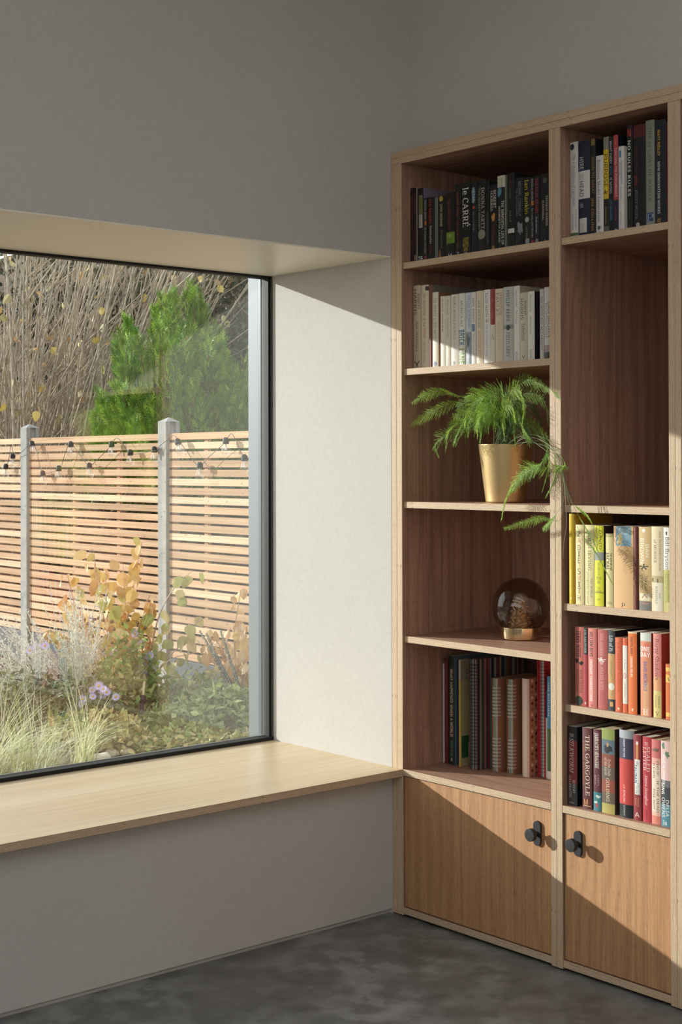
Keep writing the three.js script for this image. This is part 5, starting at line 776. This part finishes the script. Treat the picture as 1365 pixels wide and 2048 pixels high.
// broad leaved autumn shrubs: stems with leaves hanging singly
function leafyShrub(name, label, base, stems, kinds, n, size, hang = 0.9) {
  const b = base, t = thing(name, label, 'shrub', b.toArray()), st = new MB(), spots = [];
  for (const pts of stems) { const c = spline([V(rr(-.04, .04), 0, rr(-.04, .04)), ...pts.map((p) => p.clone().sub(b))], 24); st.col = [.5, .36, .3]; st.tube(c.filter((_, i) => i % 2 === 0), (s) => .0055 * (1 - .65 * s), 5); c.slice(6).forEach((p, i) => spots.push([p, c[i + 6].clone().sub(c[i + 5])])); }
  part('stems', st.geo(), std({ vertexColors: true, roughness: .8 }), t);
  for (let i = 0; i < n; i++) { const [p] = spots[Math.floor((i / n) * spots.length)], m = part('leaf', kinds[Math.floor(rnd() * kinds.length)], autumn, t); m.position.copy(p).add(V(rr(-.05, .05), rr(-.02, .03), rr(-.05, .05))); m.rotation.set(rr(-hang, hang) * .6, rr(0, 6.28), rr(-hang, hang), 'YXZ'); m.scale.setScalar(size * rr(.65, 1.15)); }
  return t;
}
const goldLeaves = [[.74, .5, .14], [.68, .52, .16], [.78, .56, .24], [.62, .42, .14], [.7, .4, .16], [.55, .5, .16], [.8, .6, .3]].map((c) => heart(c, .085, .07, rr(-.1, .25), rr(.1, .4)));
const paleLeaves = [[.46, .48, .17], [.52, .5, .2], [.44, .46, .17], [.56, .48, .22]].map((c) => heart(c, .1, .085, rr(0, .2), .15));
const pinkLeaves = [[.72, .5, .28], [.78, .56, .3], [.66, .42, .22], [.7, .52, .2], [.76, .6, .38]].map((c) => heart(c, .085, .06, rr(0, .3), .3));
leafyShrub('golden_shrub', 'tall golden leaved shrub before the middle fence panel', onGround(225, 1432), [[[230, 1330, 8.6], [200, 1200, 8.6], [188, 1105, 8.6]], [[235, 1330, 8.6], [262, 1200, 8.5], [284, 1084, 8.5]], [[225, 1340, 8.7], [160, 1240, 8.6], [135, 1150, 8.6]], [[235, 1340, 8.5], [215, 1240, 8.4], [212, 1142, 8.4]], [[230, 1330, 8.7], [250, 1230, 8.7], [246, 1130, 8.7]], [[240, 1340, 8.6], [280, 1250, 8.6], [300, 1190, 8.6]], [[225, 1350, 8.4], [180, 1270, 8.4], [150, 1220, 8.4]], [[230, 1350, 8.4], [235, 1290, 8.3], [230, 1210, 8.3]], [[225, 1360, 8.6], [150, 1300, 8.7], [105, 1262, 8.8]], [[240, 1360, 8.7], [290, 1300, 8.7], [300, 1240, 8.7]]].map((s) => s.map((a) => atd(...a))), goldLeaves, 298, 1.02);
leafyShrub('pale_leaved_shrub', 'slanting branch with large pale green leaves by the right post', onGround(300, 1425), [[[302, 1300, 8.3], [325, 1215, 8.2], [362, 1160, 8.2], [384, 1143, 8.2]], [[300, 1330, 8.3], [330, 1290, 8.3], [340, 1250, 8.3]], [[310, 1350, 8.4], [370, 1280, 8.5], [400, 1235, 8.5]], [[305, 1360, 8.4], [340, 1320, 8.4], [395, 1305, 8.5]]].map((s) => s.map((a) => atd(...a))), paleLeaves, 44, .85);
leafyShrub('pink_gold_shrub', 'peach and gold leaved shrub at the lower right of the window', onGround(470, 1432), [[[472, 1350, 8.3], [470, 1260, 8.3], [482, 1182, 8.3]], [[470, 1360, 8.3], [445, 1300, 8.4], [420, 1262, 8.4]], [[480, 1350, 8.2], [500, 1280, 8.2], [510, 1210, 8.2]], [[465, 1370, 8.4], [430, 1330, 8.4], [395, 1280, 8.5]], [[475, 1350, 8.2], [485, 1300, 8.2], [480, 1240, 8.2]], [[470, 1360, 8.5], [452, 1310, 8.5], [462, 1252, 8.5]], [[480, 1370, 8.2], [470, 1340, 8.2], [446, 1330, 8.2]], [[485, 1370, 8.1], [495, 1340, 8.1], [490, 1310, 8.1]]].map((s) => s.map((a) => atd(...a))), pinkLeaves, 130, .9);
leafyShrub('low_yellow_shrub', 'low shrub with round pale yellow leaves before the gravel board', onGround(345, 1430), [[[350, 1400, 8.4], [355, 1370, 8.4], [345, 1340, 8.4]], [[355, 1400, 8.4], [375, 1375, 8.4], [395, 1368, 8.4]], [[345, 1405, 8.4], [335, 1390, 8.4], [332, 1365, 8.4]], [[360, 1410, 8.3], [390, 1400, 8.3], [405, 1410, 8.3]]].map((s) => s.map((a) => atd(...a))), paleLeaves.slice(1).concat(pinkLeaves[4]), 34, .8);

// silver Russian-sage like plant: white wiry stems with tiny buds
function silverPlant(label, base, n, px0, py0, spread, depth) {
  const t = thing('silver_plant', label, 'perennial', base.toArray()), st = new MB(), bd = new MB();
  for (let i = 0; i < n; i++) {
    const a = lerp(-1.45, 0.2, Math.pow(rnd(), .8)) , L = spread * rr(.5, 1.0) * (1 - .25 * Math.cos(a)), tip = base.clone().addScaledVector(RT, Math.sin(a) * L).add(V(0, Math.cos(a) * L + .05, 0)).addScaledVector(FW, rr(-.3, .3)).sub(base), k = rr(.8, 1.1);
    st.col = [.78 * k, .76 * k, .68 * k]; const c = spray(st, V(rr(-.06, .06), 0, rr(-.06, .06)), tip, rr(.003, .0055), V(rr(-.08, .08), rr(-.02, .08), rr(-.05, .05)), 4, 12);
    for (let j = 4; j <= 12; j++) for (let w = 0; w < 6; w++) { const p = c[Math.min(12, j)].clone().lerp(c[Math.min(11, j - 1)], rnd()), q = rr(.75, 1.15), o = V(rr(-1, 1), rr(-.6, 1), rr(-1, 1)).normalize(); bd.col = j > 10 && rnd() < .12 ? [.42 * q, .36 * q, .55 * q] : [.74 * q, .74 * q, .62 * q]; const e = p.clone().addScaledVector(o, rr(.006, .016)), s = V(0, 0, 0).crossVectors(o, V(rr(-1, 1), 1, rr(-1, 1))).normalize().multiplyScalar(.0042); bd.tri(p.clone().sub(s), p.clone().add(s), e); bd.tri(e.clone().sub(s), e.clone().add(s), e.clone().addScaledVector(o, .006)); }
    for (let j = 0; j < 3; j++) { const p = c[Math.floor(rr(3, 10))]; st.col = [.74, .73, .64]; const e = p.clone().add(tip.clone().normalize().multiplyScalar(rr(.08, .2))).addScaledVector(RT, rr(-.1, .1)).addScaledVector(FW, rr(-.06, .06)); const c2 = spray(st, p, e, .0022, V(0, 0, 0), 3, 4); for (let w = 0; w < 22; w++) { const p2 = c2[Math.floor(rr(0, 4))].clone().lerp(c2[4], rr(0, .6)), o = V(rr(-1, 1), rr(-.5, 1), rr(-1, 1)).normalize(), s = V(0, 0, 0).crossVectors(o, V(rr(-1, 1), 1, rr(-1, 1))).normalize().multiplyScalar(.0036), q = rr(.75, 1.1); bd.col = [.74 * q, .73 * q, .62 * q]; bd.tri(p2.clone().sub(s), p2.clone().add(s), p2.clone().addScaledVector(o, .011)); } }
  }
  part('stems', st.geo(), std({ vertexColors: true, roughness: .85 }), t); part('buds', bd.geo(), std({ vertexColors: true, roughness: .9, side: THREE.DoubleSide }), t).userData.kind = 'stuff';
}
silverPlant('silvery wiry stemmed plant spreading across the lower left window', onGround(165, 1456), 80, 0, 0, .98, 8);
silverPlant('second silvery wiry plant at the left edge behind the grasses', onGround(45, 1470), 34, 0, 0, .72, 8);
silverPlant('silvery stems rising before the golden shrub', onGround(185, 1440), 20, 0, 0, .8, 8);
// feather grass tufts
function grass(label, base, n, h, lean, pale = 1) {
  const t = thing('feather_grass', label, 'grass', base.toArray()), m = new MB(), N = 9;
  for (let i = 0; i < n; i++) {
    const a = rr(-1, 1) * .7 + lean, H = h * rr(.55, 1.1), d = RT.clone().multiplyScalar(Math.sin(a)).addScaledVector(FW, rr(-.4, .4)), w = rr(.0014, .0026), k = rr(.7, 1.15), g = rnd(); m.col = g < .66 ? [.72 * k * pale, .71 * k * pale, .48 * k] : [.42 * k, .5 * k, .18 * k];
    let L = null; const o = V(rr(-.05, .05), 0, rr(-.05, .05)); const sd = V(0, 0, 0).crossVectors(d, V(0, 1, 0)).normalize().multiplyScalar(w).add(RT.clone().multiplyScalar(w * .6));
    for (let j = 0; j <= N; j++) { const s = j / N, p = o.clone().addScaledVector(d, H * (.25 * s + .75 * s * s)).add(V(0, H * (s * 1.25 - .62 * s * s * Math.abs(Math.sin(a) + .3)), 0)), x = sd.clone().multiplyScalar(1 - s * .85); const q = [p.clone().sub(x), p.clone().add(x)]; if (L) m.quad(L[0], L[1], q[1], q[0]); L = q; }
  }
  part('blades', m.geo(), leafMat({ transmission: .25, roughness: .8 }), t);
}
grass('large pale feather grass tuft arching at the left window corner', onGround(-15, 1585), 170, .5, .6);
grass('feather grass tuft with upright pale blades at bottom left', onGround(45, 1575), 130, .4, .35);
grass('small bright feather grass tuft at the bottom edge of the window', onGround(165, 1540), 110, .36, .25, 1.1);
grass('green feather grass tuft between the two pale tufts', onGround(95, 1565), 110, .34, .4, .9);
// leafy green perennials
function leafMound(name, label, base, w, h, n, cols, size, stems = 14) {
  const t = thing(name, label, 'perennial', base.toArray()), m = new MB(), st = new MB();
  for (let i = 0; i < stems; i++) { st.col = [.3, .3, .14]; spray(st, V(rr(-.05, .05), 0, rr(-.05, .05)), V(0, h * rr(.6, 1), 0).addScaledVector(RT, rr(-w, w)).addScaledVector(FW, rr(-w, w) * .6), .003, V(0, .04, 0), 4, 5); }
  for (let i = 0; i < n; i++) { const r = Math.sqrt(rnd()), a = rr(0, 6.283), yy = h * Math.pow(rnd(), .8) * (1 - .5 * r * r), p = V(0, yy, 0).addScaledVector(RT, w * r * Math.cos(a)).addScaledVector(FW, w * .7 * r * Math.sin(a)), k = rr(.6, 1.25), q = cols[Math.floor(rnd() * cols.length)]; m.col = q.map((c) => c * k); const d = V(rr(-1, 1), rr(-.5, .8), rr(-1, 1)).normalize(), x = V(0, 0, 0).crossVectors(d, V(rr(-1, 1), rr(-1, 1), rr(-1, 1))).normalize(); m.leaf(p, d, x, size * rr(.6, 1.3), size * rr(.35, .6), .25, 3, .25); }
  part('stems', st.geo(), std({ vertexColors: true, roughness: .85 }), t); part('foliage', m.geo(), leafMat({ transmission: .3 }), t).userData.kind = 'stuff'; return t;
}
const G1 = [[.24, .38, .1], [.34, .46, .12], [.44, .48, .16]], G2 = [[.34, .42, .17], [.44, .5, .22], [.3, .38, .15]], OL = [[.58, .5, .22], [.44, .44, .16], [.68, .54, .26]];
leafMound('leafy_perennial', 'tall green leafy perennial in the middle of the bed', onGround(262, 1440), .17, .52, 760, G1, .05, 26);
leafMound('leafy_perennial', 'olive and brown leafy perennial left of the tall green one', onGround(205, 1452), .28, .36, 760, OL.concat(G1), .045, 22);
leafMound('leafy_perennial', 'grey green leafy clump low at the right of the bed', onGround(360, 1478), .2, .2, 620, G2, .05);
leafMound('leafy_perennial', 'fresh green leafy clump right of the dead branch', onGround(455, 1462), .24, .26, 700, G2, .055);
leafMound('leafy_perennial', 'low mixed green clump in front of the garden light', onGround(320, 1494), .3, .09, 420, G1.concat(OL), .04);
leafMound('leafy_perennial', 'brown tinged low clump behind the small grass tuft', onGround(190, 1500), .28, .2, 620, OL, .045);
leafMound('leafy_perennial', 'dark green clump under the silver stems', onGround(110, 1475), .34, .34, 800, [[.12, .16, .07], [.2, .22, .1], [.3, .3, .16]], .04);
leafMound('leafy_perennial', 'sparse green clump at the far left edge', onGround(10, 1480), .35, .4, 700, [[.14, .18, .08], [.26, .28, .14]], .045);
leafMound('leafy_perennial', 'low creeping greenery at the right foot of the window', onGround(420, 1495), .4, .08, 700, G2.concat(OL), .035);
leafMound('leafy_perennial', 'leafy growth filling the gap before the right fence panel', onGround(400, 1440), .3, .28, 700, G2.concat([[.5, .44, .22]]), .05);
// rosette of yellowing strap leaves
{
  const b = onGround(130, 1492), t = thing('strap_leaf_rosette', 'rosette of yellow green strap leaves below the silver plant', 'perennial', b.toArray()), k = [[.5, .5, .12], [.38, .46, .12], [.62, .5, .14], [.66, .32, .12]];
  for (let i = 0; i < 22; i++) { const m = new MB(); m.col = k[i % 4]; const a = (i / 22) * 6.283, d = V(Math.cos(a), rr(.15, .7), Math.sin(a)).normalize(), w = V(-Math.sin(a), 0, Math.cos(a)); m.leaf(V(0, 0, 0), d, w, rr(.12, .22), rr(.03, .05), .6, 6, .3); part('leaf', m.geo(), autumn, t); }
}
// michaelmas daisies: mauve rays round a yellow eye
{
  const petals = new MB(); for (let i = 0; i < 22; i++) { const a = (i / 22) * 6.283; const k = rr(.85, 1.1); petals.col = [.66 * k, .56 * k, .84 * k]; petals.leaf(V(.004 * Math.cos(a), 0, .004 * Math.sin(a)), V(Math.cos(a), .12, Math.sin(a)).normalize(), V(-Math.sin(a), 0, Math.cos(a)), .017, .0042, .1, 3, .1); }
  const pg = petals.geo(), eye = new THREE.SphereGeometry(.0055, 12, 8), em = std({ color: 0xc9a83a, roughness: .9 }), pm = leafMat({ transmission: .3 });
  eye.scale(1, .6, 1);
  const clump = (label, base, list, d) => { const t = thing('aster', label, 'flower', base.toArray()), st = new MB(); st.col = [.26, .3, .14]; for (const [x, y] of list) { const p = atd(x, y, d + rr(-.1, .1)).sub(base); spray(st, V(rr(-.03, .03), 0, rr(-.03, .03)), p, .0028, V(rr(-.03, .03), .03, 0), 4, 6); const f = part('flower_head', pg, pm, t); f.position.copy(p); f.lookAt(EYE.clone().lerp(p, 0).sub(V(0, 0, 0))); f.quaternion.setFromUnitVectors(V(0, 1, 0), FW.clone().negate().add(V(rr(-.5, .5), rr(.1, .8), rr(-.3, .3))).normalize()); f.scale.setScalar(rr(1.0, 1.4)); part('eye', eye, em, f); } part('stems', st.geo(), std({ vertexColors: true, roughness: .85 }), t); };
  clump('clump of mauve daisies in the lower middle of the bed', onGround(205, 1470), [[186, 1393], [205, 1389], [207, 1378], [184, 1380], [198, 1372], [213, 1384], [232, 1394], [166, 1398], [163, 1408]], 7.55);
  clump('mauve daisies beside the garden light', onGround(292, 1440), [[297, 1318], [300, 1312], [294, 1324]], 8.2);
  clump('small mauve daisies among the olive leaves', onGround(222, 1446), [[222, 1313], [228, 1306], [216, 1322], [282, 1288], [270, 1268]], 8.3);
  clump('faded mauve daisies among the silver stems', onGround(70, 1465), [[48, 1432], [60, 1380], [56, 1390], [75, 1295], [90, 1292], [60, 1300]], 7.9);
}
// seed heads on straight stalks
{
  const b = onGround(215, 1445), t = thing('seedhead_perennial', 'dry stalks with round brown seed heads before the golden leaves', 'perennial', b.toArray()), st = new MB(), ball = new THREE.IcosahedronGeometry(.011, 1), bm = std({ color: 0x8a6a4a, roughness: 1 });
  { const p = ball.attributes.position; for (let i = 0; i < p.count; i++) { const k = 1 + .25 * (hash(Math.round(p.getX(i) * 1e4), Math.round(p.getY(i) * 1e4), Math.round(p.getZ(i) * 1e4)) - .5); p.setXYZ(i, p.getX(i) * k, p.getY(i) * k, p.getZ(i) * k); } ball.computeVertexNormals(); }
  for (const [x, y] of [[168, 1240], [188, 1242], [176, 1247], [197, 1236], [206, 1240], [224, 1243], [246, 1247], [256, 1240], [276, 1246], [290, 1256], [163, 1255], [228, 1258], [186, 1272], [180, 1285], [224, 1285], [206, 1300], [230, 1362], [216, 1378], [240, 1388], [180, 1372]]) { const p = atd(x, y, 8.1 + rr(-.15, .15)).sub(b); st.col = [.5, .42, .28]; spray(st, V(rr(-.1, .1), 0, rr(-.1, .1)), p, .0024, V(rr(-.03, .03), 0, 0), 4, 5); const h = part('seed_head', ball, bm, t); h.position.copy(p); h.rotation.set(rr(0, 3), rr(0, 3), 0); }
  part('stems', st.geo(), std({ vertexColors: true, roughness: .9 }), t);
}
// three dark flower spires at the right
{
  const b = onGround(486, 1448), t = thing('flower_spires', 'three grey spent flower spires leaning left at the lower right', 'perennial', b.toArray());
  for (const pts of [[[478, 1425], [455, 1365], [432, 1320], [400, 1262]], [[480, 1425], [462, 1370], [440, 1325], [413, 1268]], [[484, 1425], [478, 1375], [462, 1325], [441, 1260]]]) {
    const c = spline([V(rr(-.02, .02), 0, 0), ...pts.map(([x, y]) => atd(x, y, 8).sub(b))], 60), s = new MB(), h = new MB(); s.col = [.5, .48, .4]; s.tube(c.filter((_, i) => i % 3 === 0), .0032, 5); const sp = part('spire', s.geo(), std({ vertexColors: true, roughness: .9 }), t);
    for (let i = 30; i < 60; i++) for (let k = 0; k < 14; k++) { const a = rr(0, 6.283), r = .0115 * (1 - .55 * (i - 30) / 30), o = V(Math.cos(a), rr(-.2, .5), Math.sin(a)), p = c[i].clone().lerp(c[Math.min(60, i + 1)], rnd()), q = rr(.6, 1.3); h.col = rnd() < .25 ? [.4, .42, .36] : [.16 * q, .19 * q, .2 * q]; const e = p.clone().addScaledVector(o, r), w = V(0, .0035, 0).addScaledVector(RT, .002); h.tri(p.clone().sub(w), p.clone().add(w), e.clone().add(w)); h.tri(e.clone().sub(w), e.clone().add(w), p.clone().add(w)); }
    part('spent_flowers', h.geo(), std({ vertexColors: true, roughness: 1, side: THREE.DoubleSide }), sp);
  }
}
// cut dead branch, pale bare twigs, stones
{
  const b = onGround(488, 1452), t = thing('dead_branch', 'thick cut dead branch slanting low at the right of the bed', 'branch', b.toArray()), m = new MB(); m.col = [.75, .68, .6];
  m.tube(spline([V(0, 0.01, 0), atd(470, 1432, 7.95).sub(b), atd(440, 1412, 7.95).sub(b), atd(414, 1394, 7.95).sub(b)], 14), (s) => .012 * (1 - .25 * s), 8); m.col = [.9, .84, .72]; m.tube(spline([V(.01, 0.0, .03), atd(478, 1412, 7.9).sub(b), atd(471, 1372, 7.9).sub(b)], 10), .003, 5); m.tube(spline([V(0, 0.0, .02), atd(476, 1415, 7.9).sub(b), atd(460, 1378, 7.9).sub(b)], 10), .003, 5); obj('branch', m.geo(), bark, t);
}
{
  const words = ['pale rough stone at the window foot beside small grass tuft', 'flat pale stone right of the small grass tuft', 'small rounded stone below the brown clump', 'grey stone low at the left between grass tufts', 'small pale stone at the centre of the window foot'];
  [[186, 1528, .045], [205, 1522, .038], [222, 1512, .03], [70, 1545, .045], [255, 1508, .028]].forEach(([x, y, r], i) => {
    const b = onGround(x, y), g = new THREE.IcosahedronGeometry(r, 3), p = g.attributes.position;
    for (let k = 0; k < p.count; k++) { const v = V(p.getX(k), p.getY(k), p.getZ(k)), n = v.clone().normalize(), q = 1 + .8 * (fbm(n.x * .25 + .5 + i * .1, n.y * .25 + n.z * .2 + .5, 10, 10, 3, i) - .5); p.setXYZ(k, v.x * q * 1.3, v.y * q * .7 + r * .3, v.z * q); }
    const gg = mergeVertices((g.deleteAttribute('uv'), g.deleteAttribute('normal'), g)); gg.computeVertexNormals();
    const o = obj('stone', gg, std({ color: [0xb9b09a, 0xc2b8a4, 0xa59c8a, 0x9a968c, 0xb3a994][i], roughness: .95 })); o.position.copy(b); tag(o, words[i], 'stone', 'stones at the edge of the bed');
  });
}
// slim solar garden light on a black stake
{
  const foot = onGround(278, 1476), top = atd(290.5, 1346, 8.05).sub(foot), t = thing('garden_light', 'slim clear tube garden light on a tilted black stake', 'garden light', foot.toArray());
  const d = top.clone().normalize(), qd = new THREE.Quaternion().setFromUnitVectors(V(0, 1, 0), d), L = top.length(); t.quaternion.copy(qd);
  const lat = (a, mat, n) => part(n, new THREE.LatheGeometry(a.map((v) => new THREE.Vector2(...v)), 24), mat, t);
  lat([[.0001, -.05], [.009, 0], [.009, L * .28], [.0105, L * .29], [.0105, L * .5], [.0085, L * .5], [.0085, L * .535], [.0001, L * .535]], M.black, 'stake');
  lat([[.0001, L * .535], [.017, L * .54], [.019, L * .56], [.019, L * .61], [.017, L * .615], [.0001, L * .615]], M.black, 'collar');
  lat([[.0175, L * .615], [.0178, L * .97], [.017, L * .975]], phy({ color: 0xf4f2e6, roughness: .03, transmission: 1, thickness: 0, ior: 1.5, side: THREE.DoubleSide }), 'clear_tube');
  lat([[.0001, L * .96], [.019, L * .96], [.0195, L * .995], [.018, L], [.0001, L]], std({ color: 0x4c5a58, roughness: .5 }), 'top_cap');
  lat([[.0001, L * .615], [.0075, L * .615], [.0075, L * .93], [.0001, L * .93]], std({ color: 0xd8d2b0, roughness: .5 }), 'inner_diffuser');
}
renderer.render(scene, camera);
